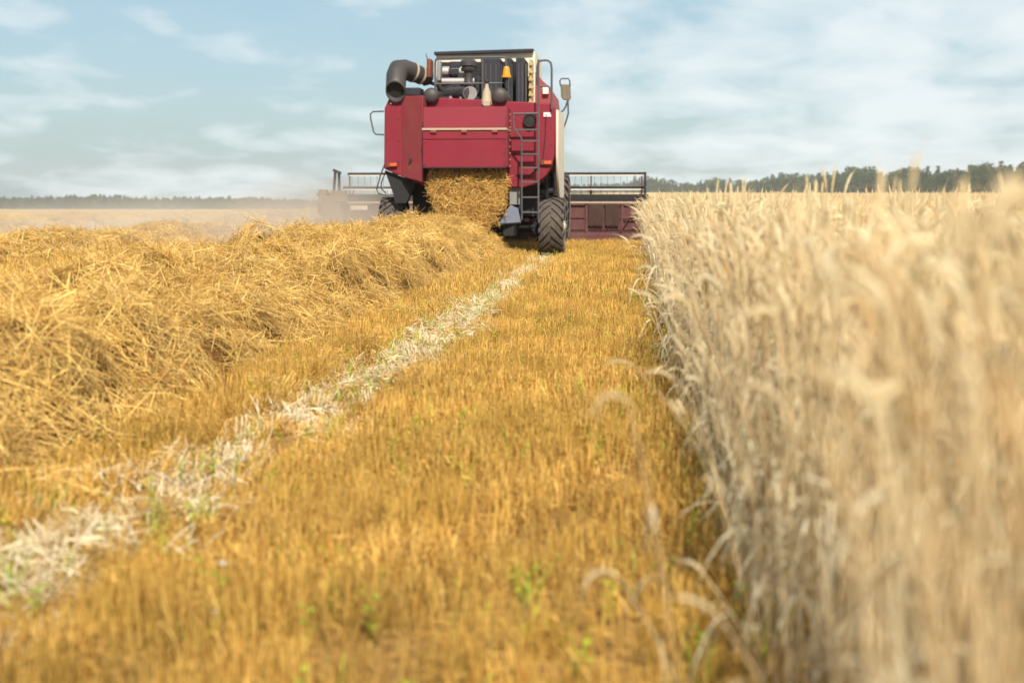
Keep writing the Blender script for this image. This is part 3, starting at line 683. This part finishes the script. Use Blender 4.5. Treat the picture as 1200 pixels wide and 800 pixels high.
MB().tube([at(640, 134, 26.88), at(639, 160, 26.87), at(636, 188, 26.88)], .009, 6).tube([at(605, 205, 26.88), at(620, 207, 26.86), at(634, 192, 26.88)], .012, 6).build('cable', M['black'], H_)
# side skirt (cream) on the right flank
xr_ = at(651, 160, Yb).x
MB().prism_x([(26.92, 2.74), (29.3, 2.80), (29.3, 1.15), (28.7, 1.02), (27.6, 1.12), (27.15, 1.5), (26.92, 1.9)], xr_+.004, xr_+.05).build('side_panel', M['cream'], H_, .01)
# lower guards and struts
MB().prism_y([xz(*p, 27.1) for p in [(452, 200), (462, 228), (464, 238), (477, 238), (488, 214)]], 27.0, 27.2).build('left_guard', M['black'], H_)
MB().box(at(597, 216, 27.0), at(610, 240, 27.2)).build('grey_bracket', M['grey'], H_, .01)
MB().box((CX-1.15, 27.4, .75), (CX+1.2, 31.3, 1.75)).box((CX-1.5, 28.6, 1.15), (CX+1.5, 31.3, 2.4)).build('chassis', M['black'], H_)
MB().box((CX-.62, 31.2, .45), (CX+.62, 34.2, 1.25)).build('feeder_house', M['red_dusty'], H_, .02)
ax = MB(); ax.box((CX-1.5, 27.75, .42), (CX+1.5, 27.95, .64)); ax.tube([(CX-1.6, 32.4, .8), (CX+1.6, 32.4, .8)], .16, 12); ax.tube([(CX-1.2, 27.6, .55), (CX+1.2, 27.6, .55)], .04, 8)
ax.build('axle', M['black'], H_)
# sheet parts, belts and shields under the right flank
ug = MB(); ug.box((-2.15, 27.05, .85), (-2.1, 28.3, 1.5)); ug.tube([(-1.62, 27.2, 1.6), (-1.62, 27.5, .9)], .04); ug.tube([(-1.75, 27.3, 1.2), (-1.5, 27.5, 1.25)], .05); ug.lathe((-1.58, 28.0, 1.42), (1, 0, 0), [(0, .2), (.05, .2), (.06, .1)], 20)
ug.build('drive_pulley', M['dark'], H_)

# wheels
def tyre(cxo, cy, rad, width, nl, name='wheel', sgn=1):
    """sgn=+1: outer face to +x at cxo"""
    w = MB(); c = cxo - sgn*width/2
    r1 = rad*.93
    w.lathe((c, cy, rad), (1, 0, 0), [(-width*.42, rad*.52), (-width*.5, rad*.62), (-width*.5, rad*.82), (-width*.42, r1*.985), (0, r1), (width*.42, r1*.985), (width*.5, rad*.82), (width*.5, rad*.62), (width*.42, rad*.52)], 48)
    root = w.build(name, M['rubber'], H_)
    lg = MB()
    for k in range(nl):
        for sd_ in (-1, 1):
            a = 2*math.pi*(k+(.5 if sd_ > 0 else 0))/nl; vs = []
            for (u, sk, hi) in ((.02, 0, rad), (.28, .10, rad), (.50, .20, rad*.985), (.53, .22, rad*.90)):
                for da in (-.055, .055):
                    for rr in (r1*.95 if u < .5 else rad*.84, hi):
                        an = a + sk*2.0 + da*(1+u*.8)*20/nl; vs.append((c+sd_*u*width, cy-rr*math.sin(an), rad+rr*math.cos(an)))
            fs = []
            for i in range(3):
                b_ = i*4; fs += [(b_+1, b_+5, b_+7, b_+3), (b_, b_+1, b_+5, b_+4), (b_+2, b_+6, b_+7, b_+3), (b_, b_+4, b_+6, b_+2)]
            fs += [(0, 1, 3, 2), (12, 13, 15, 14)]
            lg.add(vs, fs)
    lg.build('tread', M['rubber'], root, smooth=False)
    sw_ = MB().lathe((c+sgn*(width*.5+.001), cy, rad), (sgn, 0, 0), [(0, rad*.81), (.012, rad*.79), (.012, rad*.64), (0, rad*.62)], 40); sw_.build('sidewall', M['wall'], root)
    rm = MB().lathe((c+sgn*width*.30, cy, rad), (sgn, 0, 0), [(0, rad*.5), (.1*width, rad*.56), (.15*width, rad*.56), (.06*width, rad*.48), (0, rad*.3), (.1, rad*.18), (.14, .03)], 32); rm.build('rim', M['rim'], root)
    return root
tyre(-1.30, 27.62, .56, .46, 19, sgn=1); tyre(CX*2+1.30, 27.62, .56, .46, 19, sgn=-1)
tyre(-1.42, 32.4, .82, .68, 22, sgn=1); tyre(CX*2+1.42, 32.4, .82, .68, 22, sgn=-1)

# straw spreader flap
fp = MB(); A = at(584, 262, 26.3); B = at(611, 260, 26.5); C_ = at(598, 240, 26.7); D_ = at(607, 244, 26.8)
fp.add([A, B, D_, C_, A+Vector((0, .04, -.03)), B+Vector((0, .04, -.03)), D_+Vector((0, .04, 0)), C_+Vector((0, .04, 0))], [(0, 1, 2, 3), (4, 5, 6, 7), (0, 1, 5, 4), (1, 2, 6, 5), (2, 3, 7, 6), (3, 0, 4, 7)])
fp.build('deflector_flap', M['blue'], H_, .008)
MB().box(at(589, 262, 26.5), at(606, 276, 27.2)).build('spreader_box', M['black'], H_, .02)

# grain tank, screen, engine deck
Yt = 29.3
tk = MB().prism_y([xz(*p, Yt) for p in [(511, 64), (511, 128), (627, 128), (627, 60)]], Yt, 31.6).build('grain_tank', M['cream'], H_, .02)
MB().prism_y([xz(*p, Yt) for p in [(509.5, 61.5), (509.5, 65), (625.5, 61.6), (625.5, 57.8)]], Yt-.12, 31.7).build('tank_lid', M['dark'], H_, .01)
MB().prism_y([xz(*p, Yt+.1) for p in [(627.5, 84), (627.5, 131), (651, 131), (649, 110), (643, 101), (636, 95)]], Yt+.1, 31.4).build('tank_side', M['red_dusty'], H_, .01)
MB().box(at(636, 110, Yt), at(643, 102, Yt+.1)).build('white_label_plate', M['white'], H_)
MB().box(at(512.5, 128, 28.95), at(619, 74, 29.27)).build('engine_bay', M['black'], H_)
sc_ = MB().box(at(563.5, 130, 28.5), at(590, 72.5, 29.2)).box(at(591.5, 130, 28.45), at(603, 72.5, 29.2)).box(at(604.5, 131, 28.3), at(618.5, 73, 29.2)).build('radiator_screen', M['dark'], H_, .012)
ln = MB()
for p in (569, 575, 581, 587, 596, 600, 608, 612, 616): 
    q = at(p, 128, 28.29 if p > 604 else 28.44); ln.box((q.x-.006, q.y-.008 if p > 591 else 28.49, q.z), (q.x+.006, 28.6, at(p, 75, 28.4).z))
ln.build('screen_ribs', M['rail'], sc_)
ys_ = MB().box(at(620, 131, 28.6), at(625.5, 73, 29.25))
for k in range(6): ys_.box(at(619.4, 122-k*9, 28.55), at(626, 119-k*9, 28.6))
ys_.build('yellow_side_frame', M['yellow'], H_, .006)
MB().box(at(500, 119, 26.95), at(600, 124, 28.9)).build('engine_deck', M['dark'], H_)
# large curved exhaust duct
r_ = .192
pth = [at(502, 91, 27.75), at(493, 88.5, 27.6), at(484, 85, 27.5), at(474, 82, 27.35), at(467, 82.5, 27.12), at(464.5, 89, 26.98), at(464, 99, 26.88), at(463.3, 108, 26.75)]
duct = MB().tube(pth, [r_*.80, r_*.86, r_*.96, r_*1.02, r_*1.03, r_, r_*.98, r_*.96], 28, cap=False, cut=(0, -.92, -.40)).build('exhaust_duct', M['pipe'], H_)
sol = duct.modifiers.new('sheet', 'SOLIDIFY'); sol.thickness = .012; sol.offset = -1
MB().tube([at(464, 99, 26.9), at(463.4, 106, 26.83)], r_*.93, 24, cut=(0, -.92, -.40)).build('duct_mouth', M['black'], duct)
cl_ = MB()
for i in (1, 2): 
    d = (pth[i+1]-pth[i-1]).normalized(); cl_.tube([pth[i]-d*.02, pth[i]+d*.02], r_*(.92 if i == 1 else 1.02), 24)
cl_.build('clamp', M['beige'], duct)
MB().box(at(474, 112.5, 27.1), at(497, 105, 27.6)).build('duct_base', M['dark'], duct, .02)
MB().box(at(500, 91, 27.4), at(508, 71, 27.8)).build('rusty_housing', M['rust'], H_, .02)
MB().tube([at(499, 63, 27.6), at(501, 70, 27.6), at(506, 75, 27.6)], [.006, .012, .02], 6).build('antenna_blade', M['dark'], H_)
def drum(px_, py_, rp, name, y0=26.75, y1=27.5, m='pipe'):
    p = at(px_, py_, y0); r = rp*y0/1667
    return MB().lathe(p, (0, 1, 0), [(0, .01), (.0, r*.25), (.015, r*.6), (.04, r*.9), (.07, r), (.1, r*1.03), (.13, r), (y1-y0, r*.96)], 28).build(name, M[m], H_)
drum(504.5, 112, 9.2, 'air_drum'); drum(585, 112, 9.4, 'air_drum')
MB().tube([at(521, 111, 27.9), at(527, 110, 27.6), at(540, 110, 27.3), at(551, 109.5, 26.95)], [.09, .125, .13, .115], 24).build('muffler', M['pipe'], H_)
MB().lathe(at(551, 109.5, 26.95), (.05, -1, 0), [(-.02, .13), (.02, .13), (.02, .10), (.008, .02)], 24).build('muffler_end', M['grey'], H_)
p = at(549, 101, 27.6); MB().lathe(p, (0, 0, 1), [(0, .105), (.05, .085), (.20, .085), (.28, .092), (.285, .14), (.33, .155), (.335, .13), (.37, .13), (.38, .165), (.46, .165), (.50, .12), (.51, .01)], 24).build('air_cleaner', M['pipe'], H_)
p = at(570.5, 123, 26.9); MB().lathe(p, (0, 0, 1), [(0, .10), (.10, .10), (.13, .085), (.24, .075), (.32, .04), (.36, .035), (.40, .03)], 20).build('funnel_can', M['beige'], H_)
MB().lathe(p+Vector((0, 0, .39)), (0, 0, 1), [(0, .035), (.04, .045), (.08, .02), (.10, .005)], 14).build('funnel_cap', M['dark'], H_)
MB().tube([at(519, 84, 28.6), at(548, 84, 28.6)], .10, 20).build('silver_tank', M['silver'], H_)
MB().tube([at(527, 84, 28.6), at(529.5, 84, 28.6)], .108, 20).build('tank_band', M['dark'], H_)
MB().tube([at(518, 95.5, 28.2), at(556, 95.5, 28.2)], .065, 16).build('silver_pipe', M['silver'], H_)
MB().box(at(512, 95, 28.3), at(518, 72, 28.5)).build('engine_bracket', M['grey'], H_, .02)
MB().box(at(512, 125, 26.95), at(521, 117, 27.3)).build('battery_box', M['beige'], H_, .02)
MB().box(at(566, 124.5, 26.7), at(576, 119, 27.0)).build('can_tray', M['beige'], H_, .01)
hs_ = MB()
hs_.tube([at(497, 99, 27.6), at(504, 97, 27.8), at(515, 101, 27.8), at(524, 112, 27.6)], .035, 10)
hs_.tube([at(512, 114.5, 27.2), at(530, 114, 27.2)], .02, 8); hs_.tube([at(520, 104, 27.9), at(534, 101, 27.9), at(545, 105, 27.8)], .04, 10)
hs_.tube([at(552, 118, 27.3), at(560, 108, 27.5), at(560, 90, 28.2)], .03, 10); hs_.tube([at(500, 122, 27.1), at(517, 112, 27.4), at(524, 121, 27.3)], .018, 8)
hs_.build('hoses', M['black'], H_)
eb = MB()
rsx = random.Random(3)
for k in range(14):
    a = at(514+rsx.random()*44, 78+rsx.random()*40, 28.5); eb.box(a, a+Vector((.06+rsx.random()*.16, .2, .05+rsx.random()*.14)))
eb.build('engine_block', M['dark'], H_, .008)
for q in ((528, 121), (541, 119.5), (556, 120)):
    MB().lathe(at(*q, 27.1), (0, 0, 1), [(0, .05), (.08, .05), (.10, .03), (.13, .03)], 12).build('filler_cap', M['grey'], H_)
# deck rail
Yr = 27.0
rl = MB(); q = lambda x, y, d=Yr: at(x, y, d)
rl.tube([q(510, 123), q(510, 74), q(511, 70), q(514, 68), q(588, 67), q(592, 68), q(593, 72), q(593, 124)], .018, 8)
rl.tube([q(511, 98.5), q(590, 97.5), q(594, 101), q(594.5, 125)], .016, 8); rl.tube([q(565.5, 67.5), q(565.5, 123)], .016, 8)
rl.build('deck_rail', M['rail'], H_)
bc = MB().lathe(q(593.5, 91, 26.95), (0, 0, 1), [(0, .090), (.02, .092), (.03, .078), (.17, .055), (.20, .045), (.205, .01)], 20).build('beacon_lamp', M['amber'], H_)
MB().tube([q(593.5, 104, 26.95), q(593.5, 91, 26.95)], .03, 10).build('beacon_post', M['dark'], bc)
# ladder
Yl = 26.45; l = lambda x, y: at(x, y, Yl)
ld = MB(); ld.tube([l(601.5, 134), l(602, 149), l(606, 156), l(611, 162), l(611.5, 258)], .017, 8); ld.tube([l(631, 70), l(631, 258)], .018, 8); ld.tube([l(601.5, 133.5), l(632, 133)], .020, 8)
lad = ld.build('ladder', M['rail'], H_)
for y in (152, 165, 180.5, 196.5, 213, 231, 248.5):
    xa = 602.5 if y < 155 else 611.3; a = l(xa, y); b = l(631, y); MB().box((a.x, Yl-.02, a.z-.016), (b.x, Yl+.05, a.z+.012)).build('rung', M['rail'], lad)
# tall hand loop
MB().tube([at(629.5, 100, 26.8), at(629.5, 78, 26.8), at(631, 73, 26.8), at(635, 71, 26.8), at(642, 71, 26.8), at(645.5, 74, 26.8), at(646.5, 80, 26.8), at(646.5, 128, 26.8)], .020, 8).build('handrail', M['rail'], H_)
MB().tube([at(631, 101.5, 26.8), at(642, 101, 26.8), at(646, 105, 26.8)], .02, 8).build('handrail_brace', M['rail'], H_)
MB().tube([at(450, 130.5, 27.0), at(437, 131, 27.0), at(434, 134, 27.0), at(434.5, 140, 27.0), at(438, 155, 27.0), at(440.5, 157.5, 27.0), at(450, 158, 27.0)], .015, 8).build('grab_handle', M['rail'], H_)
MB().tube([at(451.5, 191, 27.0), at(446, 205, 27.0), at(441.5, 222, 27.0), at(443, 226.5, 27.0), at(452, 229, 27.0), at(452, 226, 27.1), at(446.5, 221, 27.1), at(447, 214, 27.1), at(452.5, 200, 27.1)], .014, 8).build('step_hoop', M['rail'], H_)
lm = MB().lathe(at(621, 141.5, 26.87), (0, -1, 0), [(0, .125), (.05, .13), (.07, .115), (.05, .09), (.04, .03)], 24).build('work_lamp', M['black'], H_)
MB().lathe(at(621, 141.5, 26.82), (0, -1, 0), [(0, .085), (.01, .08), (.012, .01)], 20).build('lens', M['black'], lm)
MB().box(at(637, 137, 26.88), at(646, 132, 26.93)).build('number_sticker', M['white'], H_)
for (xa, xb, ya, yb) in ((453, 466, 196, 190.5), (633.5, 647, 193.5, 188)):
    t_ = MB().box(at(xa, ya, 26.84), at(xb, yb, 26.93)).build('tail_light', M['rust'], H_, .01); MB().box(at(xa+4, ya-1, 26.82), at(xb-1, yb+1, 26.85)).build('reflector', M['orange'], t_, .005)
# cab ahead of the tank
cb = MB().box((CX-.95, 31.7, 1.95), (CX+.95, 33.3, 3.45)).build('cab', M['red'], H_, .05)
MB().box((CX-1.05, 31.65, 3.452), (CX+1.05, 33.5, 3.62)).build('cab_roof', M['cream'], cb, .04)
for sx_ in (-1, 1): MB().box((CX+sx_*.952, 31.95, 2.35), (CX+sx_*.965, 33.1, 3.35)).build('side_window', M['glass'], cb)
MB().box((CX-.85, 33.302, 2.2), (CX+.85, 33.315, 3.38)).build('windscreen', M['glass'], cb)
# mirror
Ym = 30.5; mq = lambda x, y: at(x, y, Ym)
mr = MB().prism_y([xz(*p, Ym) for p in [(656.6, 99), (657.5, 113), (659.5, 117), (667, 118), (669, 115), (668.3, 98.5)]], Ym, Ym+.07).build('mirror', M['mirror'], H_, .015)
fr = MB(); fr.tube([mq(656.8, 101), mq(656, 95), mq(658, 92.3), mq(666, 92.3), mq(667.6, 95), mq(668.2, 101)], .016, 8)
fr.build('mirror_frame', M['rail'], mr)
MB().tube([mq(665.5, 117), mq(666, 133), mq(663.5, 142), mq(660.5, 150), at(657, 152, 29.3)], .018, 8).tube([mq(665.5, 117), mq(663, 125), mq(660, 130), at(656, 132, 29.3)], .018, 8).build('mirror_arm', M['rail'], mr)

# header -------------------------------------------------------
Yh = 34.3; xl = -7.35; xrr = .30
hd = MB().box((xl, Yh, .28), (xrr, Yh+.05, .98))
header = hd.build('header', M['maroon'], H_, .01)
hb = MB().box((xl, Yh-.06, .03), (xrr, Yh+.5, .27)); hb.build('cutter_trough', M['maroon'], header, .02)
MB().box((xl, Yh-.03, .34), (xrr, Yh-.003, .37)).box((xl, Yh-.03, .62), (xrr, Yh-.003, .65)).build('rib', M['maroon'], header)
tb_ = MB().box((xl, Yh-.05, 1.03), (xrr+.1, Yh+.12, 1.19)); tb_.build('top_beam', M['black'], header, .02)
MB().tube([(xl, Yh-.09, .985), (xrr+.12, Yh-.09, .985)], .022, 8).build('hydraulic_pipe', M['beige'], header)
for xx in np.arange(xl+.3, xrr, .85): MB().box((xx, Yh-.07, .28), (xx+.06, Yh-.005, .97)).build('stiffener', M['maroon'], header)
# hanging rubber curtain right of the wheel
for (xa, xb) in ((-1.02, -.66), (-.62, -.28)):
    cu = MB(); nn = 13
    for k in range(nn):
        x_ = xa+(xb-xa)*k/nn; cu.box((x_, Yh-.11-.008*(k % 2), .44+.03*math.sin(k*2.3)), (x_+(xb-xa)/nn*.8, Yh-.095, .965))
    cu.build('rubber_curtain', M['curtain'], header)
# reel
rc = (35.45, 1.00); rr_ = .70
rl_ = MB().tube([(xl+.25, rc[0], rc[1]), (xrr+.05, rc[0], rc[1])], .06, 12).build('reel', M['maroon'], header)
for k in range(6):
    an = R(90+60*k); y_, z_ = rc[0]-rr_*math.cos(an), rc[1]+rr_*math.sin(an)
    bt = MB().box((xl+.25, y_-.035, z_-.03), (xrr+.05, y_+.035, z_+.03)).build('reel_bat', M['dark'], rl_)
    MB().box((xl+.3, y_-.04, z_-.055), (xrr, y_-.01, z_-.031)).build('bat_strip', M['cream'], bt)
    tn = MB()
    for xx in np.arange(xl+.35, xrr, .16): tn.box((xx, y_-.004, z_-.30), (xx+.007, y_+.004, z_-.055))
    tn.build('tines', M['dark'], bt)
for xx in (xl+.3, -5.2, -1.0, xrr-.05):
    sp_ = MB()
    for k in range(6):
        an = R(90+60*k); sp_.tube([(xx, rc[0], rc[1]), (xx, rc[0]-rr_*math.cos(an), rc[1]+rr_*math.sin(an))], .02, 6)
    sp_.build('spider', M['maroon'], rl_)
for xx in (xl+.22, xrr+.02): MB().box((xx-.03, 34.5, .95), (xx+.03, 34.56, 1.72)).build('reel_post', M['dark'], header)
for xx in (xl+.1, xrr+.1):
    MB().box((xx-.03, 34.35, .95), (xx+.03, 35.6, 1.08)).build('reel_arm', M['maroon'], header)
# crop dividers
for sx_, xx in ((-1, xl), (1, xrr)):
    MB().prism_x([(34.2, .05), (35.6, .05), (37.0, .10), (36.0, .55), (35.0, .95), (34.2, .95)], xx, xx+sx_*.06).build('crop_divider', M['maroon'], header, .01)
rd = MB(); rd.tube([(xrr-.1, 34.3, 1.08), (xrr+.22, 34.3, 1.10), (xrr+.25, 34.35, 1.05)], .03); rd.tube([(xrr-.1, 34.25, .88), (xrr+.2, 34.25, .93), (xrr+.22, 34.25, .99)], .028); rd.tube([(xrr-.5, 34.2, .62), (xrr+.12, 34.2, .66), (xrr+.14, 34.2, .9)], .025)
rd.tube([(xrr-.55, 34.2, .3), (xrr-.35, 34.2, .66)], .02); rd.build('linkage', M['maroon'], header)
dv = MB().lathe((xl-.16, 34.5, .98), (-1, 0, 0), [(-.1, .08), (-.1, .30), (.05, .32), (.08, .28), (.1, .08)], 24)
for k in range(8): 
    an = k*math.pi/4; dv.box((xl-.28, 34.5+.28*math.cos(an)-.04, .98+.28*math.sin(an)-.04), (xl-.05, 34.5+.28*math.cos(an)+.04, .98+.28*math.sin(an)+.04))
dv.build('drive_sheave', M['brown'], header, .01)
MB().box((xl-.10, 34.05, .35), (xl+.35, 34.25, 1.15)).box((xl+.1, 34.02, 1.0), (xl+.5, 34.2, 1.28)).build('drive_case', M['brown'], header, .02)
MB().tube([(xl+.10, 34.4, 1.1), (xl+.16, 34.4, 1.78)], .035).tube([(xl+.10, 34.4, 1.78), (xl+.3, 34.4, 1.70)], .03).build('reel_lift_ram', M['dark'], header)
MB().prism_x([(34.0, .02), (34.9, .02), (34.8, .55), (34.3, .62), (34.0, .4)], xl-.32, xl-.06).build('end_shield', M['brown'], header, .03)
MB().box(at(411, 246, 34.15), at(431, 241, 34.2)).build('label_strip', M['cream'], header)
MB().box((-5.9, 34.0, .30), (-5.0, 34.2, .9)).build('gear_guard', M['brown'], header, .02)

# straw pouring out of the hood ---------------------------------
fx0, fx1 = x0+.02, x1-.02
def fall_edge(t):     # t: 0 top .. 1 bottom
    a = fx0 + .03 + (.0 if t < .4 else .30*((t-.4)/.6)**1.3); b = fx1 - .02 - (0 if t < .6 else .34*(t-.6)/.4); return a, b
fz1 = zb-.03; fz0 = .52
K, J = 20, 24
fm = MB(); vs = []
for j in range(J):
    t = j/(J-1); a, b = fall_edge(t); z = fz1+(fz0-fz1)*t
    for k in range(K):
        u = k/(K-1); x = a+(b-a)*u; y = 26.36-.18*math.sin(math.pi*u)**.5*(.5+t*.8)+.11*noise.noise(Vector((x*3.3, 1, z*4)))+.05*noise.noise(Vector((x*8, 1, z*9))); vs.append((x, y, z))
for j in range(J):
    t = j/(J-1); a, b = fall_edge(t); z = fz1+(fz0-fz1)*t
    for k in range(K): vs.append((a+(b-a)*k/(K-1), 26.8, z))
fs = [(j*K+k, j*K+k+1, (j+1)*K+k+1, (j+1)*K+k) for j in range(J-1) for k in range(K-1)]; o_ = J*K
fs += [(o_+j*K+k, o_+(j+1)*K+k, o_+(j+1)*K+k+1, o_+j*K+k+1) for j in range(J-1) for k in range(K-1)]
for j in range(J-1): fs += [(j*K, (j+1)*K, o_+(j+1)*K, o_+j*K), (j*K+K-1, o_+j*K+K-1, o_+(j+1)*K+K-1, (j+1)*K+K-1)]
fs += [tuple(range(K)) + tuple(o_+k for k in reversed(range(K))), tuple((J-1)*K+k for k in range(K)) + tuple(o_+(J-1)*K+k for k in reversed(range(K)))]
fm.add(vs, fs); fo = fm.build('falling_straw', m_mound); tag(fo, 'dense curtain of straw pouring from the rear hood', 'straw', kind='stuff')
m_fall = mat('hood_shaded_straw', (0.26, 0.115, 0.016), 0.5, attr='var', col2=(0.80, 0.48, 0.12), transl=0.08, rnd=0.25)  # straw tone darkened: shade under the hood is put into the colour
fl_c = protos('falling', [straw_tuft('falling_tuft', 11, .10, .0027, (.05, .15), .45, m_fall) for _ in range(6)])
P = []; rot = []
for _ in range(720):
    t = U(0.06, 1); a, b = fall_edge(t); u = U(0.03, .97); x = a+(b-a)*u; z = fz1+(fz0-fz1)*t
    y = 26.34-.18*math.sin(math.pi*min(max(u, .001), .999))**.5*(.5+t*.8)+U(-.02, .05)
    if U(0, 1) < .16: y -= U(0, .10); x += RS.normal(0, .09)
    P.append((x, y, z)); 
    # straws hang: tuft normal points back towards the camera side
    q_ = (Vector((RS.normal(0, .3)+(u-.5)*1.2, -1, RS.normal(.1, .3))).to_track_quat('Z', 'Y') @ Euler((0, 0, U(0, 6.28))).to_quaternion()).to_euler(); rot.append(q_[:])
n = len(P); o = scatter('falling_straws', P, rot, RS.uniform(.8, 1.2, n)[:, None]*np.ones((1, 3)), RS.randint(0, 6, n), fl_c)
tag(o, 'single straws in the curtain pouring from the rear hood', 'straw', kind='stuff')

# ------------------------------------------------------------------ dust thrown up at the left
def volume_obj(name, verts_fn, dens, col, noise_scale, label, falloff):
    c, rad = verts_fn
    bm = bmesh.new(); bmesh.ops.create_icosphere(bm, subdivisions=3, radius=1.0)
    me = bpy.data.meshes.new(name); bm.to_mesh(me); bm.free()
    o = bpy.data.objects.new(name, me); COL.objects.link(o); o.location = c; o.scale = rad
    m = bpy.data.materials.new(name+'_air'); m.use_nodes = True; t = m.node_tree; t.nodes.clear()
    co = N(t, 'ShaderNodeTexCoord'); ln_ = N(t, 'ShaderNodeVectorMath', operation='LENGTH'); t.links.new(co.outputs['Object'], ln_.inputs[0])
    mp = N(t, 'ShaderNodeMapping'); t.links.new(co.outputs['Object'], mp.inputs[0]); mp.inputs['Scale'].default_value = rad
    nz = N(t, 'ShaderNodeTexNoise'); t.links.new(mp.outputs[0], nz.inputs['Vector']); nz.inputs['Scale'].default_value = noise_scale; nz.inputs['Detail'].default_value = 3
    f1 = math_node(t, 'POWER', math_node(t, 'SUBTRACT', 1.0, ln_.outputs['Value'], True), falloff)
    f2 = ramp(t, nz.outputs[0], [(0.32, 0.15), (0.66, 1.0)])
    pv = N(t, 'ShaderNodeVolumePrincipled'); pv.inputs['Color'].default_value = (*col, 1); pv.inputs['Anisotropy'].default_value = .2
    t.links.new(math_node(t, 'MULTIPLY', math_node(t, 'MULTIPLY', f1, f2), dens), pv.inputs['Density'])
    ou = N(t, 'ShaderNodeOutputMaterial'); t.links.new(pv.outputs[0], ou.inputs['Volume']); me.materials.append(m)
    return tag(o, label, 'dust', kind='stuff')
volume_obj('dust_cloud', ((-6.7, 31.4, .1), (2.9, 4.0, 1.75)), 1.0, (.92, .82, .70), .9, 'pale dust billowing round the left end of the header', 1.1)
volume_obj('dust_trail', ((-12.5, 37, .0), (10, 13, 1.3)), .20, (.98, .94, .86), .35, 'thin dust drifting low over the left field', .9)

# ------------------------------------------------------------------ haze
hz = MB().box((-920, -40, -12), (640, 1262, 26)).build('haze', None and 0 or bpy.data.materials.new('haze_air'), smooth=False)
m = hz.data.materials[0]; m.use_nodes = True; t = m.node_tree; t.nodes.clear()
pv = N(t, 'ShaderNodeVolumePrincipled'); pv.inputs['Color'].default_value = (.88, .95, 1.0, 1); pv.inputs['Density'].default_value = 0.00022; pv.inputs['Anisotropy'].default_value = .0
ou = N(t, 'ShaderNodeOutputMaterial'); t.links.new(pv.outputs[0], ou.inputs['Volume'])
tag(hz, 'thin summer haze over the whole field', 'haze', kind='stuff')
